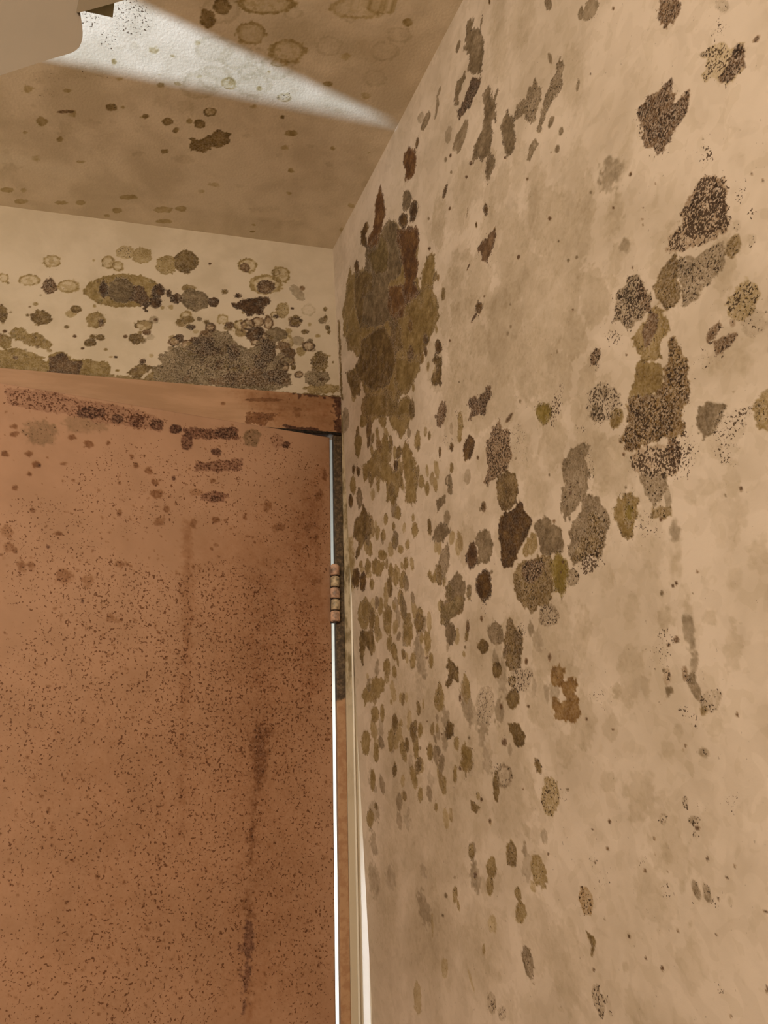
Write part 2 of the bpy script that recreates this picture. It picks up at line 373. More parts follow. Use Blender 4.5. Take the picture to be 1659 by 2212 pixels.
# ------------------------------------------------------------------ stain tables
# each row: kind opacity specks softness shape numbers (tenths of a millimetre on the surface)
DATA = {
'wall': """g 0.85 0 0 P 5546 457 5613 576 5535 661 5708 843 5754 762 5826 769 5741 899 5744 1168 5670 1385 5609 1542 5314 1152 5396 1049 5365 898 5268 751 5371 709 5368 567 5454 448
d 0.9 0.3 0 P 5606 1557 5554 1668 5421 1677 5262 1721 4983 1633 4991 1508 5191 1461 5327 1394 5412 1351
g 0.8 0 0 P 5266 1081 5273 1204 5147 1206 5052 1281 5013 1396 4918 1300 4926 1173 5019 1033 5169 1093
g 0.6 0 0 P 4595 661 4617 734 4505 762 4516 896 4423 1006 4348 1024 4434 854 4478 714
r 0.95 0 0 P 3501 733 3690 949 3707 1195 3621 1346 3364 1291 3285 1138 3328 1006 3247 848 3316 694
g 0.6 0 0 P 5141 1787 5193 1912 5041 2061 4877 2094 4732 1925 4838 1797 5001 1783
g 0.9 0 0 P 5707 1826 5763 1956 5790 2089 5904 2057 5921 2101 5828 2163 5820 2329 5768 2450 5718 2367 5667 2611 5565 2773 5389 2683 5271 2559 5189 2530 5208 2361 5353 2299 5474 2272 5554 2155 5606 1903 5580 1822
g 0.9 0 0 P 5636 2820 5677 2941 5623 3010 5448 3074 5420 2915 5490 2739
g 0.9 0 0 P 6039 2521 6085 2658 6135 2823 6095 2898 6120 3003 6068 3132 5933 3130 5854 2969 5871 2769 5867 2580 5911 2521
g 0.75 0.4 0 P 6589 2631 6605 2760 6692 2913 6624 2970 6500 3128 6420 3082 6350 2983 6329 2866 6240 2843 6108 2780 6216 2622 6306 2648 6390 2700 6473 2639 6526 2710
g 0.75 0.35 0 P 7031 2814 7074 2976 7014 3064 6977 3177 6855 3173 6719 3220 6620 3276 6513 3319 6481 3265 6590 3123 6745 3014 6850 2922 6943 2927 6985 2833
g 0.75 0.2 0 P 6445 3324 6486 3439 6392 3460 6301 3516 6249 3439 6341 3336
g 0.7 0.1 0 E 5162 553 38 50 60 -49
g 0.7 0.1 0 E 4089 803 74 90 127 -53
g 0.7 0.1 0 E 3281 1534 137 124 74 -125
g 0.7 0.1 0 E 6891 2652 31 29 0 -79
g 0.7 0.1 0 E 6745 3382 33 44 47 -33
g 0.7 0.1 0 E 6873 3625 31 35 22 -36
g 0.7 0.1 0 E 6770 3769 34 40 28 -31
g 0.7 0.1 0 E 6668 3720 10 9 3 -12
g 0.7 0.1 0 E 7009 1995 51 62 18 -78
g 0.7 0.1 0 E 7441 2658 35 48 37 -61
g 0.7 0.1 0 E 7221 3386 17 21 29 -48
g 0.7 0.1 0 E 4536 1899 35 31 8 -41
g 0.7 0.1 0 E 4929 3086 13 11 33 -59
b 0.9 0 0 E 3778 904 40 42 45 -61
b 0.9 0 0 E 3490 1869 110 98 63 -109
b 0.9 0 0 E 3111 1791 141 118 41 -101
b 0.9 0 0 E 5986 723 18 22 8 -38
b 0.9 0 0 E 5342 3386 46 40 22 -56
b 0.9 0 0 E 4436 2339 38 39 68 -60
b 0.9 0 0 E 5097 3416 20 15 7 -36
b 0.9 0 0 E 5474 3782 23 17 6 -27
G 0.6 0 0 E 4680 1590 70 73 56 -99
G 0.6 0 0 E 3970 602 79 91 59 -45
f 0.6 0 0.3 E 6062 1436 194 221 124 -585
f 0.6 0 0.3 E 6516 1694 222 296 190 -291
f 0.6 0 0.3 E 5239 2861 147 126 48 -235
f 0.6 0 0.3 E 5737 3338 168 162 130 -241
f 0.6 0 0.3 E 6352 3789 172 187 98 -104
f 0.6 0 0.3 E 7164 3223 155 164 84 -357
f 0.6 0 0.3 E 6061 3222 91 82 32 -147
f 0.6 0 0.3 E 6766 4426 125 122 66 -109
d 0.7 0.5 0 P 8370 3610 8572 3857 8529 3945 8430 3967 8343 3936 8300 3828 8313 3725
d 0.65 0.6 0 P 8292 4400 8312 4452 8235 4513 8314 4570 8323 4639 8279 4655 8367 4672 8452 4688 8440 4758 8390 4826 8290 4867 8182 4928 8090 4972 8014 4950 7933 4827 7872 4722 7901 4551 7861 4412 7935 4357 8051 4361 8137 4412
d 0 0.3 0 E 8011 4959 124 113 15 -58
o 0.3 0.6 0 P 8624 4506 8719 4554 8801 4599 8879 4733 8941 4746 8996 4864 8940 4990 8828 5002 8733 4941 8687 4853 8570 4754 8590 4681 8670 4651
d 0.65 0.4 0 P 8922 4736 8993 4872 8942 4981 8811 4984 8707 4908 8710 4855 8804 4843 8864 4785
d 0.7 0.2 0 E 9082 4873 10 24 26 -7
d 0 0.4 0 E 8795 4488 50 70 51 -92
g 0.6 0.2 0 E 8645 4542 33 36 6 -23
G 0.5 0.35 0 E 8899 4317 44 78 29 -26
d 0 0.5 0 E 8433 5365 54 61 28 -51
d 0 0.45 0 E 8461 5259 16 23 44 -43
G 0.8 0 0.4 E 7437 4670 118 147 106 -89
f 0.9 0 0.5 E 7430 5092 88 86 72 -124
f 0.5 0 0.5 E 7648 4654 70 83 150 -182
d 0.25 0.8 0 P 8350 5500 8432 5549 8539 5664 8542 5781 8517 5916 8456 6101 8134 5854 8081 5671 8191 5541 8294 5528
d 0.5 0.85 0 E 8447 5754 44 46 66 -121
d 0.5 0.85 0 E 8249 5698 50 41 30 -116
d 0 0.45 0 E 8655 5887 49 52 41 -76
d 0 0.45 0 E 8630 5998 26 21 3 -12
d 0 0.45 0 E 8698 6113 34 27 13 -49
d 0 0.45 0 E 8559 6122 31 24 11 -41
d 0.8 0 0 E 8773 5837 8 7 3 -10
d 0.8 0 0 E 8841 5961 6 6 3 -10
d 0.8 0 0 E 7854 3087 13 15 4 -17
d 0.8 0 0 E 7418 3439 10 11 3 -11
d 0.8 0 0 E 7905 5185 6 5 1 -6
d 0.8 0 0 E 7723 5286 6 5 1 -5
d 0.8 0 0 E 7684 5438 6 5 1 -5
g 0.5 0 0 E 7573 2756 70 122 93 -37
d 0.2 0.8 0 P 8131 5625 8494 5919 8489 6058 8442 6113 8342 6108 8153 6019 7962 5931 7852 5850 7914 5764 8064 5736 8096 5663
O 0.75 0.35 0 P 7962 5931 7965 6020 7926 6121 7935 6233 7900 6367 7765 6342 7685 6237 7645 6124 7652 6041 7779 5974 7884 5929
g 0.55 0.5 0 P 7985 5991 8134 6089 8250 6102 8405 6166 8390 6265 8395 6329 8312 6389 8169 6411 8017 6443 7926 6415 7935 6233 7915 6113
g 0.7 0 0 E 8034 6143 74 52 16 -62
O 0.5 0.4 0 E 8490 6259 46 55 57 -60
G 0.4 0.35 0 E 8559 6123 35 28 11 -41
G 0.3 0.4 0 E 8643 6316 34 26 11 -40
g 0.55 0.7 0 P 7558 5853 7561 5957 7633 6116 7581 6214 7484 6262 7339 6261 7217 6141 7144 6061 7219 5818 7341 5830 7399 5777
d 0.5 0.6 0 E 7532 6071 62 22 -29 -176
g 0.8 0 0 E 7342 5946 78 52 17 -69
o 0.8 0.3 0 P 7605 6229 7701 6280 7744 6424 7721 6515 7638 6580 7596 6692 7494 6666 7388 6585 7311 6432 7322 6328 7464 6283
d 0.6 0.3 0 E 7538 6382 66 57 81 -107
d 0 0.55 0 E 7090 6213 110 66 22 -90
d 0.6 0.6 0 E 6812 6249 48 38 47 -59
d 0 0.45 0 E 6797 6345 74 41 10 -41
o 0.9 0.1 0 P 7313 6597 7418 6634 7561 6724 7586 6832 7531 6945 7365 6954 7151 6835 7237 6728
b 0.6 0.6 0 P 7774 6609 7804 6739 7851 6846 7843 6971 7815 7122 7699 7190 7683 7348 7610 7438 6967 7152 7079 7066 7092 6891 7175 6857 7380 6951 7559 6940 7612 6784 7663 6740 7697 6605
o 0.5 0.6 0 P 8513 6568 8599 6665 8611 6766 8535 6826 8406 6847 8307 6738 8343 6607 8438 6574
d 0.3 0.5 0 E 8329 6818 23 14 8 -28
G 0.3 0.42 0 E 8498 6923 58 101 93 -34
d 0.6 0.5 0 E 8150 6785 24 34 74 -34
d 0.55 0.5 0 P 8344 6921 8292 6956 8176 6983 8135 6969 8130 6861 8228 6871
d 0 0.4 0 E 8156 7018 39 22 7 -25
d 0 0.36 0 E 7966 6912 68 50 44 -81
G 0.4 0.6 0 E 6824 6714 232 116 41 -170
g 0.6 0.2 0 E 6874 6639 57 30 12 -50
g 0.7 0 0 E 6694 6774 90 43 15 -61
o 0.85 0 0 E 6957 6945 73 57 70 -69
g 0.7 0.1 0 P 7989 7306 8114 7377 8066 7435 7965 7525 7846 7544 7805 7433 7817 7344 7877 7297
G 0.1 0.45 0 P 8066 7435 8295 7484 8222 7642 8159 7683 7867 7553 7965 7525
o 0.7 0.35 0 P 8506 7434 8423 7735 8338 7695 8315 7599 8340 7506
f 0.6 0 0.5 E 8233 7015 188 108 44 -162
G 0.7 0 0.4 E 7433 5459 63 69 54 -49
f 0.8 0 0.5 E 7358 5123 116 111 97 -167
b 0.6 0.6 0 P 6978 7108 7068 7107 7132 6850 7352 6898 7791 7123 7762 7186 7643 7215 7658 7349 7557 7351 7425 7360 7242 7330 7026 7277 6964 7166
d 0.15 0.75 0 E 7307 7507 244 101 39 -152
d 0.5 0.85 0 E 7535 7486 70 20 3 -132
d 0 0.55 0 E 7622 7581 144 61 51 -196
g 0.6 0.4 0 P 7093 7531 7409 7627 7424 7767 7368 7784 7233 7849 7144 7720
O 0.6 0.4 0 P 7187 7872 7388 7905 7390 7999 7313 8001 7144 7934
G 0.8 0 0 E 7376 7853 36 10 13 -99
d 0 0.4 0 E 7087 7944 89 73 100 -67
d 0 0.5 0 E 7169 8048 99 32 13 -53
o 0.9 0 0 P 6938 7633 6978 7648 7043 7732 7013 7850 6960 7951 6899 8020 6839 8030 6775 7991 6756 7884 6700 7804 6709 7704 6786 7639
y 0.9 0 0 E 6912 7795 47 16 23 -92
G 0.7 0 0.3 E 7390 8119 63 20 24 -93
f 1 0 0.5 E 7326 8390 70 15 23 -173
f 0.8 0 0.5 E 7382 8271 46 14 33 -126
f 0.7 0 0.5 E 7365 8708 46 7 28 -209
g 0.7 0.1 0 P 8116 7372 8084 7410 8001 7471 7926 7501 7870 7540 7813 7449 7814 7355 7874 7308 7987 7317
G 0.15 0.48 0 P 8101 7428 8302 7499 8230 7614 8152 7710 8055 7799 7957 7803 7915 7669 7897 7570 7997 7488
f 0.45 0 0.25 E 7783 7912 114 43 19 -73
f 0.45 0 0.25 E 7605 7927 65 24 20 -75
f 0.45 0 0.25 E 8008 8168 85 30 25 -92
f 0.45 0 0.25 E 6748 8568 108 25 34 -134
f 0.45 0 0.25 E 8128 8533 98 28 32 -118
f 0.45 0 0.25 E 7856 8619 87 23 25 -91
f 0.45 0 0.25 E 7042 8122 102 31 29 -115
d 0.75 0.5 0 P 4989 5575 4992 5688 4882 5766 4810 5849 4681 5802 4546 5767 4395 5788 4439 5716 4504 5686 4427 5555 4514 5490 4700 5569 4836 5593 4924 5563
d 0.6 0.3 0 E 5291 6145 25 24 75 -22
b 0.9 0.1 0 E 4364 6094 117 63 82 -128
d 0.4 0.65 0 P 5103 6091 5109 6179 5265 6265 5227 6442 5245 6586 5128 6674 5029 6674 4766 6709 4592 6643 4774 6544 4722 6408 4790 6207 4945 6103
d 0 0.3 0 E 5361 6487 237 104 48 -222
O 0.9 0.2 0 P 5143 6720 5265 6822 5317 7013 5226 7110 5072 7161 4920 7068 4872 6942 4888 6743 5021 6712
b 0.98 0.1 0 P 5314 7129 5377 7254 5480 7390 5419 7469 5289 7553 5151 7663 5016 7750 4876 7737 4802 7626 4823 7409 4847 7177 4956 7134 5144 7160
g 0.8 0.1 0 P 4510 7175 4645 7287 4662 7453 4584 7577 4425 7586 4299 7538 4308 7361 4258 7263 4371 7186
d 0.85 0 0 E 4184 7394 137 46 60 -150
b 0.98 0 0 E 4380 7803 173 39 17 -169
d 0.7 0 0 E 4560 6928 55 20 11 -52
g 0.8 0 0 E 4040 7786 54 13 16 -79
d 0 0.5 0 E 4343 8045 63 6 -24 -82
y 0.95 0 0 P 5863 6260 6018 6324 6069 6420 6027 6514 5873 6500 5788 6402 5793 6285
d 0 0.55 0 E 6138 6428 84 58 137 -166
G 0.3 0.6 0 E 6805 6722 226 112 43 -176
g 0.6 0 0 E 6714 6747 77 37 15 -63
g 0.75 0.3 0 P 6436 6947 6542 7029 6447 7128 6497 7286 6419 7392 6365 7474 6226 7527 6079 7603 6008 7579 5965 7435 6021 7277 6087 7242 6064 7089 6148 6979 6256 6928
g 0.8 0.3 0 P 6434 7477 6581 7575 6663 7713 6644 7856 6552 7965 6462 8066 6309 8000 6122 8045 6039 8011 6016 7869 6056 7699 6145 7637 6271 7566 6343 7489
O 0.75 0.5 0 P 6395 7642 6616 7772 6552 7965 6447 8061 6276 7990 6122 8045 6014 7959 6168 7848 6325 7785
d 0 0.7 0 E 6305 8086 177 50 22 -91
g 0.85 0.1 0 P 5726 7424 5859 7553 5959 7668 5910 7838 5753 7838 5565 7771 5542 7595 5502 7484 5580 7424
o 0.65 0.25 0 P 5454 7506 5527 7566 5516 7708 5398 7759 5187 7710 5279 7600
O 0.65 0.4 0 P 5181 7734 5481 7771 5711 7849 5713 8013 5678 8165 5570 8288 5390 8270 5274 8314 5204 8239 5044 8155 4992 7970 5001 7822
d 0.5 0.75 0 E 5367 7896 204 55 28 -125
y 0.95 0 0 P 5830 7849 5961 7944 5967 8081 5909 8166 5872 8246 5774 8256 5716 8174 5671 8025 5677 7910
g 0.5 0.5 0 E 6009 8137 87 23 17 -73
g 0.3 0.5 0 E 5548 8386 172 37 22 -98
d 0 0.35 0 E 6464 6829 65 30 15 -64
d 0 0.35 0 E 6499 7207 64 26 40 -167
f 0.55 0 0.2 E 5431 6598 212 91 67 -305
f 0.55 0 0.2 E 5585 7114 220 82 78 -349
f 0.55 0 0.2 E 5960 6762 205 90 65 -285
f 0.55 0 0.2 E 6619 7278 108 44 37 -154
f 0.55 0 0.2 E 5992 6068 228 121 40 -178
o 0.8 0 0 P 1239 3768 2001 4158 2043 4466 1963 4691 1788 4648 1680 4444 1546 4381 1397 4408 1266 4287 1008 4308 915 4224 942 4032 1158 3973
o 0.85 0 0 P 2085 4201 2272 4409 2457 4576 2624 4568 2890 4649 2989 4857 2964 5001 2828 5007 2661 5069 2521 5182 2313 4945 2200 4857 2070 4573
O 0.7 0 0 E 2910 4871 89 43 25 -146
G 0.9 0 0 E 256 3768 165 78 29 -224
o 0.8 0 0 E 783 4491 160 70 29 -211
b 0.75 0 0 E 1238 4651 55 28 46 -77
o 0.8 0 0 P 1862 4758 2000 4876 2070 5128 1967 5229 2062 5449 2215 5546 2372 5592 2424 5768 2239 5904 2054 6027 1824 5857 1825 5571 1459 5281 1197 5442 1233 5191 978 5244 923 4910 1170 4953 1423 4887 1699 4930
o 0.85 0 0 P 2633 5232 2757 5424 2900 5688 2892 5950 2809 6213 2655 6240 2450 6083 2530 5843 2461 5541 2462 5297
o 0.75 0 0 E 3004 5413 96 43 23 -133
o 0.75 0 0 E 2175 6172 116 40 16 -97
o 0.75 0 0 E 3025 6018 84 33 16 -91
o 0.75 0 0 E 3172 6186 72 27 19 -104
o 0.75 0 0 E 2705 6597 98 32 17 -99
o 0.75 0 0 E 2681 6412 53 18 11 -61
o 0.75 0 0 E 2438 6731 66 20 12 -69
o 0.75 0 0 E 2340 6968 81 23 16 -92
o 0.75 0 0 E 1738 6127 75 25 13 -83
o 0.75 0 0 E 2006 6320 48 16 10 -65
o 0.75 0 0 E 1992 6536 55 17 12 -72
o 0.75 0 0 E 1618 6333 105 33 13 -83
o 0.75 0 0 E 2184 6728 95 28 10 -63
o 0.75 0 0 E 1529 6620 190 55 13 -83
o 0.75 0 0 E 928 6626 116 32 17 -121
o 0.75 0 0 E 649 6512 97 27 9 -62
o 0.75 0 0 E 1048 6943 90 23 12 -85
o 0.75 0 0 E 1803 6935 100 27 18 -112
o 0.75 0 0 E 1966 7078 97 26 19 -118
o 0.75 0 0 E 2190 7169 105 27 21 -123
o 0.75 0 0 E 2073 7396 95 23 18 -107
o 0.75 0 0 E 783 7301 233 51 22 -153
o 0.75 0 0 E 1601 7547 143 31 22 -142
o 0.75 0 0 E 2644 7772 136 29 18 -101
o 0.75 0 0 E 2267 7737 145 31 15 -89
o 0.75 0 0 E 4027 7806 53 13 15 -76
o 0.75 0 0 E 451 5081 145 55 20 -153
b 0.85 0 0 E 2231 5447 86 35 14 -83
b 0.85 0 0 E 513 4823 62 25 10 -77
b 0.85 0 0 E 721 4947 90 36 12 -85
b 0.85 0 0 E 312 5310 105 38 15 -115
b 0.85 0 0 E 373 6660 176 46 22 -162
b 0.85 0 0 E 684 6796 134 35 22 -157
b 0.85 0 0 E 3947 5908 43 19 11 -56
b 0.85 0 0 E 4558 6914 54 19 10 -51
g 0.75 0.1 0 R 3779 6295 81 32 15 -77
g 0.7 0 0 E 3799 6437 72 27 11 -56
O 0.8 0 0 P 857 5565 1006 5749 1173 5937 1139 6164 845 6182 681 6281 457 6421 366 6320 596 6161 362 5955 445 5731 710 5705
g 0.7 0.1 0 P 3671 6450 3640 6529 3505 6571 3405 6582 3400 6427 3531 6429
d 0.55 0.5 0 E 3747 5361 117 67 96 -144
d 0 0.45 0 E 4186 5541 61 29 12 -63
d 0 0.4 0 E 3789 5745 59 26 12 -65
g 0.8 0 0 P 3473 6741 3585 6823 3737 6917 3681 6971 3556 6976 3508 7063 3367 6961 3179 6903 3266 6794
g 0.6 0.25 0 P 3599 7076 3651 7207 3574 7372 3494 7464 3449 7538 3350 7397 3279 7261 3402 7120
o 0.75 0 0 P 1265 6579 1517 6703 1684 6750 1533 6879 1307 6905 1098 6762 1124 6592
o 0.75 0 0 P 3050 7243 3128 7368 3242 7280 3248 7428 3172 7482 3051 7422 2972 7297
g 0.8 0.1 0 P 3792 7487 3919 7576 3958 7736 3906 7925 3785 7964 3605 7993 3470 8073 3237 7999 3278 7781 3470 7755 3474 7573 3630 7556
O 0.6 0.2 0 P 3712 7744 3927 7822 3842 7964 3475 8048 3237 7999 3291 7713 3398 7809
o 0.6 0 0.3 P -109 5747 305 5976 359 6375 247 6814 -77 6828 -247 6400 -255 6002
r 0.92 0 0 P 2374 510 2424 666 2473 820 2497 1129 2357 1260 2209 1433 2030 1475 1659 1200 1730 1070 1941 1049 2069 876 2099 671 2242 560
b 0.85 0 0 P 1709 660 1784 881 1646 914 1706 1235 1611 1164 1426 934 1431 702 1594 710
g 0.85 0 0 E 3279 1530 145 127 60 -148
b 0.92 0 0 E 3476 1936 103 91 71 -122
b 0.95 0 0 E 3120 1796 127 100 21 -128
r 0.95 0 0 P 2874 1770 3144 1958 3368 2092 3592 2286 3573 2505 3433 2634 3501 2799 3455 2956 3292 2996 3436 3282 3248 3251 2981 3172 2892 2958 3009 2762 2970 2496 2930 2225 2850 1919
o 0.85 0 0 P 1611 1164 2335 1398 2618 1400 2859 1590 2993 1842 3572 2290 3525 2663 3414 2966 3478 3255 3846 3449 3958 3877 3689 4112 3338 4258 3270 4432 2950 4526 2398 4424 2536 4603 2231 4664 1135 4140 1277 3856 1027 3415 470 3008 1079 3039 540 2464 453 1741 689 1304 1047 1244 1558 1535
g 0.95 0 0 P 2624 1362 2892 1659 2898 1893 2942 2152 2975 2461 2870 2586 2537 2478 2403 2468 2426 2608 2467 2918 2518 3150 2090 2985 1640 2750 1116 2384 1005 1978 996 1628 1044 1266 1552 1576 1611 1164 2125 1502 2342 1358
O 0.85 0 0 P 1096 1302 1600 1610 1822 1855 1824 2183 1434 2033 1279 2375 1591 2741 1157 2476 1005 1978 996 1628
O 0.8 0 0 P 2030 1475 2249 1331 2481 1682 2527 1972 2403 2177 1953 1990 1759 1589 1641 1323
r 0.8 0 0 P 2444 2496 2916 2817 2984 3155 2834 3309 2481 3107 2303 2813
o 0.85 0 0 P 844 1029 1010 1522 967 1839 606 1954 556 2337 345 2119 340 1669 551 1449 648 1157
o 0.95 0 0 P 3985 2982 3983 3182 3892 3390 3831 3529 3957 3789 3950 4011 3761 4103 3529 4209 3338 4258 3026 4080 2525 3642 2504 3240 2781 3120 3093 3226 3475 3272 3556 3028 3763 2913
O 0.9 0 0 P 1998 2969 2209 3119 2455 3543 2477 3940 2191 4091 1659 3950 1305 3666 935 3302 861 3046 1096 2919 1173 2747 1577 2838
o 0.85 0 0 P 903 2320 1201 2546 1102 2879 804 2640 529 2548 496 2347
O 0.8 0 0 P 366 2907 697 3021 1077 3441 992 3670 682 3555 448 3174
o 0.9 0 0 P 2494 3835 3023 4097 3296 4287 3270 4432 3035 4481 2861 4587 2558 4468 2386 4231
o 0.85 0 0 P 1134 3784 1742 4033 2293 4277 2291 4556 2547 4536 2886 4671 2961 5014 2109 4606 1038 4094
O 0.8 0 0 P 2362 3012 2603 3164 2729 3437 2756 3777 2511 3730 2380 3460
b 0.85 0 0 E 3842 4409 92 53 17 -92
O 0.9 0 0 P 3698 4445 3907 4598 3898 4825 3807 4957 3558 4827 3584 4689 3757 4682 3649 4520
b 0.8 0 0 E 3476 4266 53 30 13 -72
b 0.85 0 0 E 5341 3383 47 38 15 -71
b 0.85 0 0 E 5101 3417 20 15 7 -36
b 0.85 0 0 E 4431 2352 34 33 54 -64
b 0.85 0 0 E 3497 4085 72 43 11 -64
d 0.65 0 0 P 5474 3773 5495 3860 5393 3973 5240 4067 5148 3985 5123 3837 5058 3740 5200 3732
d 0 0.4 0 E 5285 4107 40 42 35 -15
b 0.85 0 0 E 4944 4504 69 44 16 -76
d 0.8 0 0 E 4821 4559 20 21 90 -25
d 0.8 0 0 E 4809 3824 14 13 35 -22
f 0.9 0 0.15 E 4547 3449 83 61 18 -91
f 0.9 0 0.15 E 4809 3674 130 95 20 -102
f 0.9 0 0.15 E 4489 3750 166 115 29 -150
f 0.9 0 0.15 E 4811 4394 228 148 28 -141
f 0.9 0 0.15 E 4238 4721 169 97 51 -263
f 0.9 0 0.15 E 4846 4917 297 175 42 -205
f 0.9 0 0.15 E 4164 2675 182 143 75 -405
f 0.9 0 0.15 E 4393 4241 139 88 34 -177
O 0.7 0 0 P 80 1649 218 1759 159 2840 183 3413 61 3240 88 2107
o 0.75 0 0 E 675 7328 266 58 33 -235
O 0.75 0 0 P 459 7548 986 7630 1033 7892 876 7990 664 7826 508 8078 403 7953 381 7665
o 0.7 0 0 E 1164 7582 109 22 25 -163
o 0.7 0 0 E 1581 7627 143 30 31 -197
o 0.7 0 0 E 2124 7613 70 15 17 -104
o 0.7 0 0 E 2243 7899 159 31 35 -203
o 0.7 0 0 E 2823 8140 102 19 25 -139
o 0.7 0 0 E 2356 8314 88 14 19 -108
o 0.7 0 0 E 2892 8401 60 10 19 -103
o 0.7 0 0 E 1439 8265 128 20 18 -116
o 0.7 0 0 E 1705 8364 88 13 15 -94
o 0.7 0 0 E 3043 8887 134 16 28 -148
o 0.7 0 0 E 887 8870 153 15 18 -118
o 0.7 0 0 E 1187 8862 79 8 18 -115
o 0.7 0 0 E 2418 9216 76 6 17 -94
o 0.7 0 0 E 463 9235 202 14 26 -179
o 0.7 0 0 E 863 9399 108 6 20 -134
o 0.7 0 0 E 1434 9265 109 8 24 -148
o 0.7 0 0 E 1802 9401 84 5 18 -107
o 0.7 0 0 E 2251 9429 86 6 24 -137
o 0.7 0 0 E 2660 9497 88 5 18 -99
o 0.7 0 0 E 3389 9455 70 5 15 -77
o 0.7 0 0 E 3291 9777 53 2 21 -107
o 0.7 0 0 E 669 9776 99 3 25 -172
o 0.7 0 0 E 2974 9908 75 2 21 -110
o 0.7 0 0 E 482 10290 140 -1 17 -114
o 0.7 0 0 E 2568 8900 33 4 12 -69
O 0.75 0 0 P 2642 7699 2815 7829 2727 7958 2585 8022 2468 7925 2465 7811
o 0.65 0 0 P 997 8319 1360 8431 1284 8579 892 8650 482 8685 387 8507 639 8414
g 0.85 0 0 E 3475 8159 152 30 27 -140
O 0.9 0.2 0 P 3364 8444 3586 8629 3593 8776 3423 8720 3296 8802 3229 8760 3333 8607 3309 8536
O 0.85 0 0 P 3248 9149 3361 9231 3319 9355 3146 9390 3106 9306 3164 9198
o 0.85 0 0 P 3565 9452 3750 9540 3730 9719 3564 9802 3474 9738 3373 9718 3532 9619 3481 9523
g 0.8 0.2 0 E 4541 8383 160 31 25 -117
O 0.9 0.3 0 P 4842 8278 4952 8419 5051 8467 5028 8635 4894 8812 4726 8816 4646 8657 4689 8456 4769 8352
d 0 0.5 0 E 5044 8437 91 18 15 -69
O 0.85 0.1 0 E 4229 8463 123 22 15 -75
O 0.85 0.1 0 E 4476 8763 93 14 18 -84
O 0.85 0.1 0 E 4760 8921 68 9 12 -56
O 0.85 0.1 0 E 4734 9103 114 13 21 -96
g 0.2 0.45 0 E 4134 9077 215 24 39 -191
g 0.2 0.55 0 E 4909 8928 197 28 24 -109
O 0.85 0.1 0 P 4588 9328 4741 9328 4868 9421 4908 9478 4804 9592 4656 9528 4598 9413
t 0.95 0.1 0 P 5635 8867 5710 8937 5670 9009 5781 9012 5887 9115 5808 9179 5879 9238 5845 9381 5742 9458 5537 9389 5421 9391 5433 9185 5519 9169 5571 9240 5668 9213 5603 9103 5451 9056 5451 8951 5538 8884
O 0.85 0 0 E 5057 9778 54 -5 -21 -76
o 0.5 0.5 0 E 5200 10047 140 2 40 -173
d 0 0.45 0 E 5453 10039 66 1 11 -48
O 0.7 0 0 P 3610 10070 3821 10144 3711 10216 3619 10187
o 0.6 0 0 E 3797 10029 48 1 7 -36
O 0.7 0.1 0 E 4210 9951 64 1 32 -153
g 0.5 0.4 0 R 4392 9845 155 5 26 -123
d 0 0.35 0 E 4175 9767 148 6 18 -84
g 0.5 0.55 0 R 5550 8414 151 32 24 -105
d 0.6 0 0 E 4260 8154 31 7 6 -31
d 0.6 0 0 E 3921 8181 40 8 16 -79
d 0.6 0 0 E 4477 9515 56 4 7 -35
d 0.6 0 0 E 5488 8790 28 5 10 -45
d 0.6 0 0 E 3568 10842 32 -2 6 -28
d 0.6 0 0 E 4007 10283 30 0 5 -25
d 0.6 0 0 E 3576 8951 28 3 8 -39
d 0.6 0 0 E 5065 8768 25 4 8 -34
d 0 0.5 0 E 4332 8042 61 14 16 -76
g 0.5 0.2 0 E 3538 10591 82 -3 17 -86
O 0.65 0.2 0 E 4397 10594 96 -4 26 -118
o 0.7 0.2 0 E 3942 10737 120 -7 23 -109
o 0.7 0.3 0 E 3534 10600 63 -3 15 -76
o 0.7 0.3 0 E 4380 10582 100 -5 25 -113
o 0.7 0.3 0 E 3933 10758 101 -6 16 -79
o 0.7 0.3 0 E 3871 10917 87 -7 24 -117
o 0.7 0.3 0 E 4854 10725 142 -21 -18 -137
o 0.7 0.3 0 E 3036 11078 61 -5 16 -84
o 0.7 0.3 0 E 3099 11182 33 -6 -13 -53
o 0.7 0.3 0 E 4426 10959 64 -13 -24 -68
o 0.7 0.3 0 E 4455 11111 107 -11 24 -109
o 0.7 0.3 0 E 3610 11555 30 -4 11 -52
o 0.7 0.3 0 E 3561 10848 25 -2 8 -41
g 0.75 0.3 0 E 4483 11537 105 -22 -10 -122
o 0.4 0.4 0 E 4717 10864 49 -8 -8 -57
o 0.3 0.2 0 E 2366 11455 30 -3 24 -132
o 0.3 0.2 0 E 1787 12330 122 -22 34 -192
o 0.3 0.2 0 E 3257 11899 31 -8 -45 -91
o 0.3 0.2 0 E 4017 10290 29 0 8 -40
o 0.3 0.2 0 E 3905 11293 28 -3 16 -76
o 0.3 0.2 0 E 2609 11884 89 -14 21 -112
o 0.3 0.2 0 E 3851 11286 86 -10 16 -77
g 0.3 0.5 0 E 3680 12034 87 -19 1 -108
g 0.2 0.4 0 E 3871 12092 83 -16 16 -73
t 0.5 0.5 0 E 5557 10904 105 -21 -17 -107
g 0 0.24 0 E 5794 10744 126 -9 27 -111
O 0.6 0.2 0 P 5498 11150 5610 11175 5644 11219 5581 11295 5539 11359 5527 11332 5563 11259 5514 11197
g 0.35 0.55 0 E 5546 11662 74 -21 -19 -115
g 0.1 0.4 0 E 5687 11682 35 -11 -10 -61
g 0.4 0.5 0 R 6711 10232 43 0 11 -42
g 0.5 0.5 0 E 7030 10242 50 -1 7 -26
d 0.6 0 0 E 7056 10294 21 0 4 -14
g 0.1 0.5 0 E 7029 10347 26 -1 6 -22
